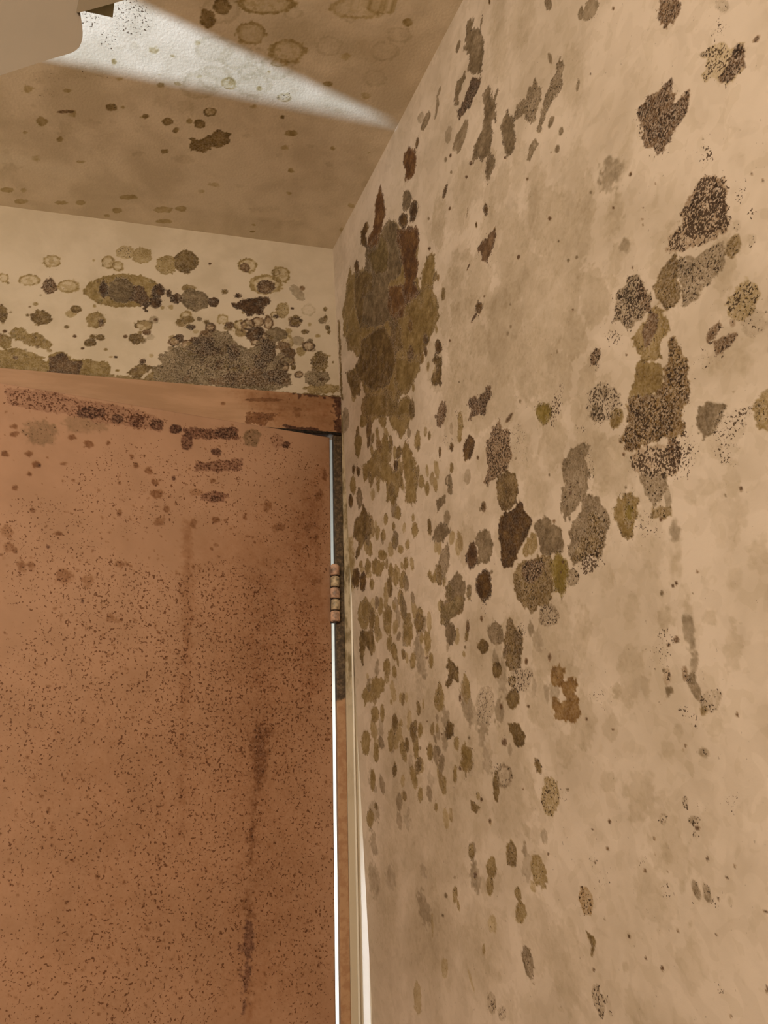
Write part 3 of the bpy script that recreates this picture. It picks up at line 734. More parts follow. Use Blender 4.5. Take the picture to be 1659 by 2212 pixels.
f 1 0 0.2 E 6689 10483 58 -10 -7 -88
f 0.8 0 0.3 E 6799 10513 14 -1 19 -71
g 0.55 0.35 0 E 6933 10712 37 -10 -15 -63
g 0.5 0.35 0 E 7037 10728 36 -9 -9 -63
d 0 0.38 0 E 6878 10801 53 -5 6 -22
d 0 0.38 0 E 7107 10787 75 -7 13 -50
d 0 0.38 0 E 6615 10773 58 -5 19 -72
d 0 0.38 0 E 7007 11340 28 -16 -48 -49
d 0 0.38 0 E 6381 10535 54 -3 12 -47
d 0 0.38 0 E 5772 10576 73 -4 15 -61
f 0.8 0 0.2 E 6797 10705 38 -3 14 -53
f 0.8 0 0.2 E 7249 10766 24 -2 13 -49
f 0.8 0 0.2 E 6813 10950 27 -3 7 -26
f 0.8 0 0.2 E 5990 11348 50 -8 9 -38
d 0.8 0 0 E 7544 10795 15 -2 2 -8
d 0.8 0 0 E 7352 10534 8 0 2 -6
d 0.8 0 0 E 7261 10612 10 -1 2 -6
d 0.8 0 0 E 7106 10498 13 -1 3 -11
d 0.8 0 0 E 5769 10591 15 -1 2 -8
d 0.8 0 0 E 7428 11259 9 -2 6 -23
d 0.8 0 0 E 5792 10330 13 0 2 -7
d 0.8 0 0 E 6570 10383 9 0 3 -11
d 0.8 0 0 E 6550 10492 9 0 1 -6
d 0.8 0 0 E 6662 10616 9 -1 1 -5
d 0.8 0 0 E 7062 11483 10 -2 2 -8
G 0.9 0 0.35 E 7329 8922 59 4 2 -134
G 0.9 0 0.3 E 7334 9135 45 7 22 -82
f 0.9 0 0.4 E 7118 8760 111 24 22 -87
d 0 0.45 0 E 7069 8892 84 16 12 -48
d 0.7 0.2 0 E 7193 8941 27 5 6 -24
d 0 0.3 0 E 6987 9039 170 28 27 -106
d 0.1 0.6 0 E 7018 9203 50 7 17 -67
g 0.6 0 0.2 E 7012 9310 49 6 13 -52
d 0.3 0.6 0 E 7215 9203 33 5 14 -55
g 0.8 0.3 0 E 7277 9250 45 6 10 -37
g 0.6 0.1 0 P 7229 9253 7309 9254 7344 9371 7356 9519 7321 9506 7305 9422 7247 9340
g 0.3 0.55 0 E 7431 9427 103 12 20 -75
O 0.6 0.2 0 E 7332 9489 35 4 9 -36
d 0 0.5 0 E 7130 9477 33 3 14 -55
d 0 0.42 0 E 7231 9553 84 8 14 -54
d 0 0.24 0 E 6159 9202 177 22 28 -117
f 1 0 0.1 E 6400 9222 58 7 18 -72
f 0.8 0 0.1 E 6760 9218 76 1 -2 -101
g 0.4 0.6 0 E 7255 9781 57 3 10 -40
g 0.4 0.6 0 E 6985 10113 27 0 10 -38
d 0 0.36 0 E 7160 10140 51 0 11 -43
d 0 0.32 0 E 7447 10116 58 0 18 -67
f 0.6 0 0.2 E 6022 8669 131 25 61 -258
f 0.6 0 0.2 E 6243 9513 102 9 25 -103
f 0.6 0 0.2 E 7038 9620 55 -2 0 -74
f 0.6 0 0.2 E 6882 9731 85 5 22 -84
f 0.6 0 0.2 E 7558 8853 73 15 14 -54
f 0.6 0 0.2 E 5881 9504 75 6 23 -97
f 0.6 0 0.2 E 7092 9881 47 -6 -8 -62
f 0.6 0 0.2 E 6120 9943 103 3 20 -82
f 0.6 0 0.2 E 6472 10051 187 3 49 -193
f 0.6 0 0.2 E 5552 9647 161 10 39 -168
f 0.7 0 0.12 E 6411 4260 321 305 145 -236
f 0.7 0 0.12 E 6693 4855 324 293 204 -340
f 0.7 0 0.12 E 5771 4409 300 217 128 -588
f 0.7 0 0.12 E 6240 5205 448 296 111 -487
f 0.7 0 0.12 E 5411 5145 362 218 137 -638
f 0.7 0 0.12 E 5854 5749 400 224 88 -394
f 0.7 0 0.12 E 6543 5828 202 122 64 -273
f 0.7 0 0.12 E 6918 5654 216 143 74 -308
f 0.7 0 0.12 E 5389 3739 210 162 72 -344
f 0.7 0 0.12 E 5000 4252 254 172 83 -406
f 0.7 0 0.12 E 4351 4774 250 144 105 -538
f 0.7 0 0.12 E 4773 5638 305 154 90 -441
f 0.7 0 0.12 E 6066 4799 395 277 57 -254
f 0.7 0 0.12 E 4103 7256 219 66 54 -270
f 0.7 0 0.12 E 6043 6791 183 80 63 -272
f 0.7 0 0.12 E 6672 7249 153 63 60 -246
f 0.7 0 0.12 E 4772 8578 273 48 81 -376
f 0.7 0 0.12 E 5445 8697 233 41 69 -303
f 0.7 0 0.12 E 5813 9390 242 24 66 -278
f 0.8 0 0.6 E 2734 8804 538 66 122 -676
f 0.8 0 0.6 E 1725 9052 634 59 159 -969
f 0.8 0 0.6 E 1847 10180 750 -1 154 -907
f 0.8 0 0.6 E 2907 10332 619 -10 145 -769
f 0.8 0 0.6 E 3619 9686 442 21 99 -496
f 0.8 0 0.6 E 1076 11062 497 -35 147 -926
f 0.8 0 0.6 E 2333 11379 795 -85 149 -818
f 0.8 0 0.6 E 3559 11558 521 -71 111 -539
o 0.5528 0 0 E 1168 7733 97 22 45 -120
g 0.448567 0 0 E 2140 7958 89 19 39 -115
o 0.3297 0 0 E 1514 5247 82 38 37 -63
g 0.447482 0 0 E 3646 6769 81 30 41 -108
o 0.378991 0 0 E 1697 10018 52 0 3 -49
g 0.542126 0 0 E 2955 9653 79 5 31 -112
o 0.606909 0 0 E 3760 8848 72 5 -12 -140
g 0.294259 0 0 E 3379 8310 39 8 20 -68
o 0.552494 0 0 E 2293 5555 96 43 59 -150
o 0.749254 0 0 E 1739 8092 109 15 -10 -121
O 0.430098 0 0 E 1841 8249 50 5 -16 -82
O 0.465596 0 0 E 1522 9648 55 2 11 -85
o 0.644198 0 0 E 1394 6224 91 34 57 -105
O 0.483125 0 0 E 1668 6797 60 18 20 -81
o 0.731653 0 0 E 1524 8758 51 3 -8 -46
O 0.67192 0 0 E 2050 8181 69 9 -8 -80
O 0.369348 0 0 E 3693 8898 56 3 -10 -93
o 0.469215 0 0 E 1871 8749 67 9 21 -74
o 0.643503 0 0 E 1036 6352 124 30 -33 -161
O 0.54474 0 0 E 2252 9663 90 0 -6 -85
g 0.267772 0 0 E 2056 9583 82 1 -7 -89
o 0.266159 0 0 E 1050 7285 102 22 5 -125
o 0.655096 0 0 E 2116 9790 93 -4 -53 -150
o 0.420676 0 0 E 1083 6116 97 28 -6 -119
O 0.710883 0 0 E 2002 5747 104 43 42 -100
g 0.275486 0 0 E 3986 5664 48 22 11 -80
o 0.40729 0 0 E 2702 4960 77 36 15 -111
o 0.313805 0 0 E 2760 8269 51 5 -15 -66
g 0.568338 0 0 E 2827 9353 41 0 -15 -55
g 0.36222 0 0 E 2461 4745 65 29 -1 -104
o 0.486774 0 0 E 2539 7039 63 15 -3 -92
o 0.420742 0 0 E 1839 7762 91 21 34 -102
o 0.303372 0 0 E 2055 8761 63 8 12 -59
o 0.749175 0 0 E 4187 5821 59 29 37 -110
O 0.528319 0 0 E 1943 8769 61 9 29 -80
g 0.595419 0 0 E 2064 6017 104 40 60 -167
o 0.331292 0 0 E 2919 7925 75 14 13 -131
O 0.717395 0 0 E 2299 9636 85 5 20 -84
O 0.694705 0 0 E 2192 9223 94 3 -16 -128
g 0.637102 0 0 E 1072 9273 92 1 -28 -91
o 0.678324 0 0 E 1877 9493 80 1 -9 -98
o 0.729357 0 0 E 2715 10148 50 0 12 -55
o 0.69988 0 0 E 1523 5514 68 24 0 -103
o 0.382088 0 0 E 3730 7036 69 25 33 -73
o 0.355048 0 0 E 3294 7030 56 17 16 -74
O 0.298453 0 0 E 846 5865 68 26 47 -91
O 0.303583 0 0 E 1556 9131 68 7 29 -89
o 0.609047 0 0 E 1593 7946 95 18 22 -117
g 0.311565 0 0 E 2865 5978 78 35 42 -80
o 0.478852 0 0 E 904 6277 105 29 -3 -137
g 0.429611 0 0 E 1332 4576 115 50 5 -158
O 0.687624 0 0 E 1506 9678 81 5 24 -80
o 0.385244 0 0 E 1822 9353 77 0 -38 -126
o 0.545958 0 0 E 3422 6209 61 20 -1 -111
O 0.4348 0 0 E 2201 5798 85 30 4 -97
O 0.566821 0 0 E 3533 7679 74 22 42 -92
o 0.495936 0 0 E 2151 8247 46 7 5 -69
g 0.305787 0 0 E 2451 5892 49 17 3 -70
o 0.429951 0 0 E 3219 5939 46 17 4 -89
o 0.71587 0 0 E 2291 9983 83 2 21 -95
o 0.672627 0 0 E 1825 9069 54 5 7 -47
g 0.402325 0 0 E 1901 7453 104 22 7 -110
O 0.674394 0 0 E 3306 7390 84 21 15 -141
O 0.321739 0 0 E 1844 7003 103 26 9 -114
o 0.319629 0 0 E 1284 5560 86 33 20 -83
o 0.601722 0 0 E 2390 5813 72 24 -10 -96
o 0.444542 0 0 E 2023 7019 110 25 -11 -125
O 0.387544 0 0 E 2003 5204 90 42 56 -130
O 0.564552 0 0 E 1781 10006 61 -2 -11 -63
o 0.501517 0 0 E 3771 8471 35 5 4 -39
O 0.651794 0 0 E 971 7475 122 30 63 -160
o 0.723656 0 0 E 4231 5688 62 27 9 -135
g 0.337315 0 0 E 1957 7670 82 18 31 -120
g 0.469224 0 0 E 2827 9551 87 2 -3 -106
o 0.326945 0 0 E 2100 9072 86 8 23 -139
o 0.689267 0 0 E 3050 8785 50 8 26 -83
o 0.347421 0 0 E 1751 9817 67 2 13 -74
o 0.370343 0 0 E 3857 7208 56 13 -9 -110
o 0.360041 0 0 E 674 8275 58 8 3 -56
o 0.483742 0 0 E 1733 9194 97 7 10 -122
o 0.482617 0 0 E 2341 9642 95 -1 -21 -103
o 0.395933 0 0 E 2884 9729 68 4 27 -88
o 0.420783 0 0 E 2202 6963 47 11 -4 -58
o 0.417602 0 0 E 1506 9192 83 4 -5 -85
g 0.715673 0 0 E 720 5414 138 51 33 -186
g 0.484696 0 0 E 1583 10083 107 -2 0 -125
g 0.466197 0 0 E 2752 5169 57 25 8 -68
g 0.471924 0 0 E 2934 9121 44 2 -8 -53
O 0.721408 0 0 E 1973 9368 68 2 -6 -101
O 0.653569 0 0 E 736 10125 56 -3 -15 -57
o 0.332865 0 0 E 955 9280 62 0 -28 -75
o 0.49509 0 0 E 809 9054 126 5 -40 -174
g 0.405808 0 0 E 1024 9838 93 -3 -34 -127
o 0.706276 0 0 E 3434 7514 39 11 18 -53
O 0.525929 0 0 E 1601 5171 111 44 5 -151
g 0.510568 0 0 E 1346 4202 126 66 80 -179
O 0.341475 0 0 E 3101 10227 54 -1 8 -78
O 0.476258 0 0 E 3878 8271 48 11 28 -69
g 0.715663 0 0 E 988 6189 90 29 27 -130
o 0.467593 0 0 E 2505 7673 85 13 -26 -152
g 0.720763 0 0 E 2896 9511 54 1 -3 -66
o 0.497602 0 0 E 2662 8082 64 15 32 -79
o 0.721065 0 0 E 2963 8880 71 11 27 -73
o 0.322108 0 0 E 2361 6461 56 21 32 -70
o 0.340148 0 0 E 498 10329 104 -3 -1 -87
o 0.517358 0 0 E 1399 8404 61 7 -5 -77
o 0.397516 0 0 E 677 6611 82 21 0 -77
o 0.601706 0 0 E 774 7229 100 20 -11 -153
g 0.324555 0 0 E 2922 9294 62 3 0 -87
O 0.731725 0 0 E 1610 9048 97 10 34 -134
g 0.557205 0 0 E 1097 5887 62 19 -9 -105
O 0.512616 0 0 E 2915 5850 65 29 36 -91
O 0.56836 0 0 E 2422 5578 67 28 24 -90
O 0.393397 0 0 E 2781 9228 57 7 30 -85
o 0.391196 0 0 E 1716 5132 103 50 63 -104
g 0.747283 0 0 E 2145 7536 101 16 -36 -183
g 0.442012 0 0 E 1935 7914 65 15 29 -66
g 0.605682 0 0 E 2048 5878 108 38 10 -141
o 0.542208 0 0 E 1485 7556 77 12 -19 -111
O 0.467584 0 0 E 1245 6642 65 16 -7 -63
o 0.470699 0 0 E 1599 7206 100 26 34 -147
o 0.549425 0 0 E 1844 7453 68 11 -14 -74
O 0.468105 0 0 E 1165 5967 95 27 -17 -123
O 0.283004 0 0 E 3708 8936 53 2 -20 -93
g 0.690783 0 0 E 2303 7246 96 20 -8 -120
o 0.536952 0 0 E 1450 8410 54 4 -18 -69
g 0.580725 0 0 E 1211 7267 93 21 10 -99
O 0.407425 0 0 E 1231 6155 65 23 32 -76
O 0.564817 0 0 E 2415 8943 68 6 3 -102
g 0.671111 0 0 E 3824 6357 58 21 11 -117
o 0.368387 0 0 E 3371 6999 83 24 11 -140
o 0.353815 0 0 E 1344 6099 59 18 0 -99
O 0.554679 0 0 E 1216 5246 73 26 -7 -118
g 0.437204 0 0 E 3293 7347 69 14 -12 -115
g 0.592833 0 0 E 2485 7494 54 10 -5 -78
o 0.307404 0 0 E 2961 10268 86 -5 -9 -112
O 0.488899 0 0 E 3895 6164 52 22 15 -62
o 0.561671 0 0 E 3595 7704 63 16 30 -111
O 0.711869 0 0 E 3153 6714 62 19 14 -115
O 0.598809 0 0 E 2283 9148 65 5 4 -67
o 0.520587 0 0 E 2232 5258 70 30 19 -108
o 0.332908 0 0 E 3630 8252 68 13 23 -107
O 0.448655 0 0 E 591 7672 89 12 -32 -113
g 0.435721 0 0 E 1558 6363 61 16 -12 -106
o 0.373478 0 0 E 1617 8625 100 8 -24 -161
o 0.362685 0 0 E 1842 6635 108 31 11 -109
g 0.622428 0 0 E 716 8421 95 11 0 -102
o 0.465696 0 0 E 1257 7749 80 10 -22 -75
O 0.351337 0 0 E 888 8633 74 5 -25 -95
o 0.379547 0 0 E 3494 6031 73 26 -4 -127
g 0.38166 0 0 E 2762 7901 72 16 25 -107
O 0.300806 0 0 E 3340 6096 66 29 34 -81
o 0.470552 0 0 E 1585 9316 91 1 -21 -99
o 0.395009 0 0 E 928 6696 133 28 -31 -132
o 0.510806 0 0 E 952 7847 112 18 -2 -144
o 0.469326 0 0 E 1949 4815 87 36 -4 -94
g 0.284083 0 0 E 4264 6443 75 34 36 -87
o 0.604249 0 0 E 2907 9234 40 4 16 -57
o 0.452887 0 0 E 1533 7365 72 17 13 -69
o 0.565271 0 0 E 1532 5303 109 39 -18 -175
g 0.466973 0 0 E 2553 9983 78 -3 -14 -104
O 0.352791 0 0 E 3937 7151 63 16 -7 -123
o 0.581638 0 0 E 1336 7359 105 28 65 -137
g 0.691852 0 0 E 2024 6539 108 34 25 -136
O 0.702064 0 0 E 1726 7154 100 23 4 -150
g 0.613869 0 0 E 2759 5663 90 33 -4 -97
o 0.487162 0 0 E 3262 7792 63 10 -13 -93
o 0.739751 0 0 E 2862 5851 76 27 -4 -130
O 0.524649 0 0 E 2908 9862 67 -3 -29 -115
g 0.407836 0 0 E 1559 10311 90 -5 -14 -114
G 0.598573 0 0.15 E 5356 9107 40 2 -1 -87
f 0.742401 0 0.15 E 1661 8412 105 11 -10 -116
f 0.602059 0 0.15 E 4810 8535 81 12 13 -151
G 0.718898 0 0.15 E 3723 9050 120 3 -40 -219
f 0.761372 0 0.15 E 2463 8547 87 11 13 -141
G 0.610246 0 0.15 E 1481 9326 88 7 28 -125
f 0.398017 0 0.15 E 3707 9556 70 6 25 -85
G 0.686271 0 0.15 E 3172 9155 118 10 19 -163
f 0.497551 0 0.15 E 1684 8308 118 11 -35 -153
G 0.359012 0 0.15 E 2615 9819 104 -1 -6 -113
f 0.516244 0 0.15 E 4119 11184 58 -7 9 -53
G 0.512716 0 0.15 E 2210 10882 88 -10 -19 -96
G 0.354639 0 0.15 E 656 9766 152 -6 -67 -159
f 0.428776 0 0.15 E 2753 8702 117 17 42 -162
G 0.74464 0 0.15 E 2607 8078 122 28 77 -182
G 0.506831 0 0.15 E 1071 9098 101 6 -5 -130
f 0.39904 0 0.15 E 691 9412 148 9 26 -171
G 0.362879 0 0.15 E 4457 8826 55 4 -3 -61
f 0.496818 0 0.15 E 4758 8351 79 14 19 -161
f 0.665937 0 0.15 E 5486 9262 55 5 24 -119
G 0.550315 0 0.15 E 563 10619 146 -10 -20 -166
G 0.38511 0 0.15 E 4514 8626 97 18 47 -173
G 0.481302 0 0.15 E 3867 9184 115 6 -3 -134
G 0.678367 0 0.15 E 4802 8784 68 10 15 -84
f 0.631646 0 0.15 E 2814 11199 97 -19 -42 -88
G 0.627918 0 0.15 E 4566 9577 49 1 6 -81
G 0.389265 0 0.15 E 3668 9685 119 5 20 -128
G 0.671553 0 0.15 E 4641 10555 67 -2 21 -77
f 0.554757 0 0.15 E 5283 9120 95 10 32 -200
f 0.496332 0 0.15 E 2392 10226 146 -9 -36 -190
f 0.631363 0 0.15 E 3735 10977 98 -12 2 -151
f 0.440773 0 0.15 E 3316 10849 96 -16 -39 -104
G 0.421052 0 0.15 E 5314 8573 87 9 -6 -117
f 0.355115 0 0.15 E 4898 9995 56 -1 9 -97
G 0.737986 0 0.15 E 4433 9194 86 10 36 -131
f 0.558582 0 0.15 E 4138 8605 83 11 8 -139
G 0.538596 0 0.15 E 680 10184 188 -8 -30 -139
G 0.691835 0 0.15 E 4820 9496 46 3 15 -80
G 0.758406 0 0.15 E 5218 8459 57 9 7 -87
f 0.68684 0 0.15 E 3462 8026 80 19 36 -113
f 0.460166 0 0.15 E 3019 9178 117 3 -22 -126
G 0.747649 0 0.15 E 2581 8307 156 17 -39 -269
G 0.391512 0 0.15 E 4660 10691 103 -13 -11 -172
G 0.466692 0 0.15 E 1135 11042 158 -12 19 -151
f 0.639325 0 0.15 E 4303 10178 90 -4 6 -151
G 0.677272 0 0.15 E 2172 11329 152 -27 -72 -190
f 0.585449 0 0.15 E 4442 9440 102 3 1 -166
f 0.581036 0 0.15 E 3983 9566 98 9 53 -159
G 0.490328 0 0.15 E 522 11103 142 -17 -51 -169
G 0.696122 0 0.15 E 4799 8659 103 18 28 -124
G 0.387469 0 0.15 E 2501 8693 136 20 48 -176
G 0.544786 0 0.15 E 653 9850 153 -6 -44 -112
G 0.735044 0 0.15 E 3093 9380 88 4 1 -124
G 0.594861 0 0.15 E 1821 10310 121 -1 31 -158
G 0.739116 0 0.15 E 4052 9249 106 1 -35 -187
f 0.440273 0 0.15 E 1107 9895 102 -4 -39 -119
f 0.718873 0 0.15 E 4858 8784 105 9 -5 -163
f 0.60247 0 0.15 E 4771 9515 58 1 -1 -62
G 0.3826 0 0.15 E 5076 8902 68 8 10 -80
G 0.749227 0 0.15 E 4471 8636 64 5 -12 -98
f 0.638265 0 0.15 E 4932 10109 89 -8 -16 -121
f 0.735253 0 0.15 E 4115 9574 104 8 32 -122
G 0.771503 0 0.15 E 3569 10880 106 -15 -25 -138
f 0.451806 0 0.15 E 3264 9702 78 5 26 -95
G 0.362015 0 0.15 E 5442 9155 45 3 7 -91
f 0.767729 0 0.15 E 4855 9890 94 -7 -21 -110
G 0.561586 0 0.15 E 5498 9077 81 11 39 -164
f 0.359291 0 0.15 E 2298 10827 78 -9 -22 -111
G 0.634112 0 0.15 E 1068 8242 105 18 42 -140
f 0.729857 0 0.15 E 4715 10366 66 -6 -4 -81
G 0.419891 0 0.15 E 4482 8394 103 14 0 -138
G 0.487807 0 0.15 E 4539 8875 92 5 -23 -186
f 0.437855 0 0.15 E 4883 10400 73 -5 5 -96
f 0.418904 0 0.15 E 3939 9610 100 5 29 -178
G 0.517607 0 0.15 E 4208 9931 65 1 15 -93
G 0.59002 0 0.15 E 4028 9407 83 7 29 -122
f 0.385917 0 0.15 E 2436 10407 124 -1 47 -172
f 0.554297 0 0.15 E 4195 8979 84 9 12 -89
G 0.445178 0 0.15 E 4050 9678 113 1 2 -168
G 0.383156 0 0.15 E 532 11100 214 -21 -23 -236
G 0.737688 0 0.15 E 2195 7854 127 23 6 -161
G 0.397226 0 0.15 E 557 10620 138 -13 -71 -169
G 0.758776 0 0.15 E 4608 8769 70 13 42 -118
G 0.638185 0 0.15 E 5027 10416 59 -3 8 -62
f 0.745994 0 0.15 E 3948 9696 106 7 37 -118
G 0.633342 0 0.15 E 817 8512 134 8 -55 -149
f 0.649855 0 0.15 E 5065 9212 96 4 -4 -194
f 0.736438 0 0.15 E 3252 9694 65 -1 -15 -105
f 0.50328 0 0.15 E 2712 9478 117 4 0 -138
G 0.427111 0 0.15 E 5146 9050 50 9 36 -98
f 0.404882 0 0.1 E 5644 8658 253 35 38 -448
f 0.468648 0 0.1 E 5245 5447 306 179 94 -305
f 0.338084 0 0.1 E 6587 7641 109 48 89 -200
f 0.496093 0 0.1 E 5512 5013 239 176 205 -356
f 0.276515 0 0.1 E 4590 9143 194 26 90 -299
f 0.380352 0 0.1 E 6874 4318 194 207 253 -325
f 0.550497 0 0.1 E 5738 8517 156 34 63 -226
f 0.356843 0 0.1 E 4487 9573 249 -3 -29 -292
f 0.486543 0 0.1 E 8016 7950 65 23 38 -171
f 0.356543 0 0.1 E 4852 6374 308 155 153 -309
f 0.458346 0 0.1 E 4832 7469 158 47 31 -154
f 0.331578 0 0.1 E 6567 10855 122 -10 60 -208
f 0.420768 0 0.1 E 4233 8503 320 39 -8 -474
f 0.29151 0 0.1 E 6100 5758 171 102 81 -297
f 0.334254 0 0.1 E 6768 11224 147 -38 -4 -160
f 0.348999 0 0.1 E 5307 11564 160 -28 29 -134
f 0.2943 0 0.1 E 3983 10794 142 -21 -35 -172
f 0.334068 0 0.1 E 7857 8213 99 28 49 -248
f 0.446113 0 0.1 E 6849 6615 126 78 73 -158
f 0.510873 0 0.1 E 6605 9143 161 18 47 -273
f 0.337939 0 0.1 E 7669 6336 102 71 48 -135
f 0.516657 0 0.1 E 5340 8900 116 15 24 -159
f 0.353672 0 0.1 E 4831 10661 197 -25 -10 -166
f 0.416701 0 0.1 E 5837 5760 284 170 120 -358
f 0.481448 0 0.1 E 4918 2710 275 268 216 -302
f 0.542757 0 0.1 E 5753 9030 143 14 21 -193
f 0.317368 0 0.1 E 4027 8623 185 20 -3 -189
f 0.252413 0 0.1 E 6663 7678 132 34 8 -195
f 0.578305 0 0.1 E 6513 6947 185 71 40 -372
f 0.444482 0 0.1 E 7402 7556 80 37 61 -174
f 0.48404 0 0.1 E 6423 10769 182 -32 -3 -221
f 0.381008 0 0.1 E 5230 9225 252 15 14 -296
f 0.459916 0 0.1 E 4663 11266 286 -53 -19 -367
f 0.408259 0 0.1 E 7833 5882 149 134 135 -246
f 0.305641 0 0.1 E 6753 7381 199 98 128 -276
f 0.455619 0 0.1 E 4749 2997 220 197 134 -232
f 0.453036 0 0.1 E 5068 10241 112 -7 5 -169
f 0.541369 0 0.1 E 7727 9081 77 16 55 -170
f 0.426017 0 0.1 E 4407 10138 321 0 63 -307
f 0.354062 0 0.1 E 4070 12004 143 -31 13 -171
f 0.351717 0 0.1 E 6481 8189 104 18 3 -184
f 0.512397 0 0.1 E 4597 5469 383 181 41 -602
f 0.498822 0 0.1 E 5124 11489 244 -45 46 -386
f 0.462326 0 0.1 E 7926 8315 59 20 30 -98
f 0.41638 0 0.1 E 5006 11401 223 -44 1 -268
f 0.358393 0 0.1 E 5768 8516 174 27 16 -179
f 0.347166 0 0.1 E 7974 7585 113 46 34 -171
f 0.380354 0 0.1 E 7313 8304 84 25 37 -132
f 0.435429 0 0.1 E 7396 9487 143 -4 -1 -212
f 0.439077 0 0.1 E 3620 10144 359 -30 -104 -433
f 0.47753 0 0.1 E 6000 11644 110 -32 -13 -146
f 0.276243 0 0.1 E 4671 9952 301 14 141 -451
f 0.380165 0 0.1 E 6541 5907 126 76 51 -198
f 0.316483 0 0.1 E 7163 10276 99 -6 20 -118
f 0.587226 0 0.1 E 6869 7365 190 74 64 -304
f 0.256748 0 0.1 E 4769 10052 196 -7 6 -265
f 0.599429 0 0.1 E 7303 5526 89 76 90 -175
f 0.440167 0 0.1 E 5833 5644 264 174 222 -462
f 0.253268 0 0.1 E 7043 10583 96 -18 -5 -177
f 0.360192 0 0.1 E 7112 8026 180 49 53 -340
f 0.592611 0 0.1 E 6381 5810 125 68 17 -138
f 0.532931 0 0.1 E 4614 4578 329 187 22 -408
f 0.464811 0 0.1 E 6647 10396 155 -5 78 -292
f 0.324484 0 0.1 E 7282 5575 107 96 134 -210
f 0.544903 0 0.1 E 8361 6325 133 87 48 -249
f 0.260749 0 0.1 E 4773 8881 205 22 29 -340
f 0.485557 0 0.1 E 5818 5752 225 130 117 -420
f 0.496304 0 0.1 E 6779 10467 168 -31 -22 -225
f 0.25776 0 0.1 E 5459 11452 225 -40 40 -257
f 0.492818 0 0.1 E 5693 4207 299 222 128 -579
f 0.730831 0 0.08 E 5629 5133 111 68 43 -206
f 0.476933 0 0.08 E 4515 3986 213 134 22 -371
f 0.647962 0 0.08 E 6493 4546 64 61 100 -135
f 0.62804 0 0.08 E 7034 4844 89 78 93 -235
f 0.697859 0 0.08 E 4391 5322 202 126 220 -343
f 0.42676 0 0.08 E 5938 6183 135 85 110 -194
f 0.555359 0 0.08 E 5229 5912 236 116 60 -322
f 0.457197 0 0.08 E 6527 5668 102 57 15 -151
f 0.463795 0 0.08 E 5108 5667 106 50 13 -207
f 0.640232 0 0.08 E 6994 4684 73 72 109 -175
f 0.555488 0 0.08 E 4751 5058 221 141 159 -344
f 0.646111 0 0.08 E 6337 4463 148 113 72 -343
f 0.600699 0 0.08 E 6792 4528 77 61 32 -156
f 0.403349 0 0.08 E 5784 4651 167 138 203 -314
f 0.481964 0 0.08 E 5564 4680 77 53 42 -171
f 0.531395 0 0.08 E 5285 2713 115 110 91 -200
f 0.626119 0 0.08 E 6743 5232 116 86 64 -207
f 0.33023 0 0.08 E 4426 4862 217 140 136 -272
f 0.363569 0 0.08 E 6434 6594 67 36 49 -143
f 0.65868 0 0.08 E 4770 3046 90 85 78 -92
f 0.454104 0 0.08 E 4205 5064 275 164 190 -420
f 0.416271 0 0.08 E 6815 5525 130 84 44 -228
f 0.498983 0 0.08 E 5518 5334 171 114 140 -300
f 0.474089 0 0.08 E 6224 4605 82 69 63 -130
f 0.749034 0 0.08 E 4230 5341 244 112 12 -460
f 0.437972 0 0.08 E 6092 6491 98 43 19 -146
f 0.329216 0 0.08 E 6082 4308 155 117 73 -368
f 0.657513 0 0.08 E 6298 6198 147 81 97 -340
f 0.693584 0 0.08 E 5368 4724 145 113 162 -240
f 0.669649 0 0.08 E 6066 6377 81 39 28 -154
f 0.59003 0 0.08 E 4683 4212 131 89 62 -221
f 0.705621 0 0.08 E 6644 6466 137 79 97 -272
f 0.685135 0 0.08 E 6666 5502 110 79 66 -179
f 0.416636 0 0.08 E 4110 5321 184 90 26 -198
f 0.326762 0 0.08 E 5992 5520 91 64 65 -128
f 0.635583 0 0.08 E 6325 4057 137 129 131 -247
f 0.551247 0 0.08 E 4104 4213 153 87 6 -218
f 0.719274 0 0.08 E 5518 2826 145 153 118 -153
f 0.727109 0 0.08 E 5213 4656 109 80 85 -176
f 0.523127 0 0.08 E 7067 4541 119 117 101 -186
f 0.495322 0 0.08 E 6640 4258 69 55 30 -184
f 0.663559 0 0.08 E 3689 4610 267 134 -4 -397
f 0.706785 0 0.08 E 6052 6429 174 91 131 -394
f 0.610642 0 0.08 E 6756 4709 132 117 130 -275
f 0.406409 0 0.08 E 4167 3734 109 73 39 -197
f 0.554635 0 0.08 E 6541 4925 93 79 97 -186
f 0.436003 0 0.08 E 6088 3413 132 133 126 -226
f 0.55394 0 0.08 E 5474 3284 108 96 86 -234
f 0.367492 0 0.08 E 5266 4212 80 61 39 -103
f 0.564023 0 0.08 E 4379 4401 113 80 106 -179
f 0.544313 0 0.08 E 6497 5813 164 90 33 -289
f 0.529274 0 0.08 E 6924 4846 75 70 62 -106
f 0.638228 0 0.08 E 6685 6032 61 41 44 -101
f 0.478016 0 0.08 E 4056 5494 244 127 138 -396
f 0.358516 0 0.08 E 4478 2817 185 147 41 -208
f 0.618259 0 0.08 E 4049 5120 213 100 2 -346
f 0.690661 0 0.08 E 4316 2513 103 94 64 -102
f 0.395098 0 0.08 E 4566 3692 254 205 188 -303
f 0.383663 0 0.08 E 5202 3924 225 161 49 -294
f 0.506833 0 0.08 E 5384 5070 93 68 77 -125
g 0.606725 0 0 E 5537 6062 21 11 4 -22
d 0.700069 0 0 E 6614 5604 10 6 1 -10
g 0.605273 0 0 E 5544 5141 28 16 2 -22
d 0.70789 0 0 E 6671 11012 10 -2 0 -9
d 0.892465 0 0 E 5141 2497 32 34 19 -20
d 0.6324 0 0 E 2770 8349 38 6 3 -17
g 0.678741 0 0 E 3065 10899 25 -2 3 -16
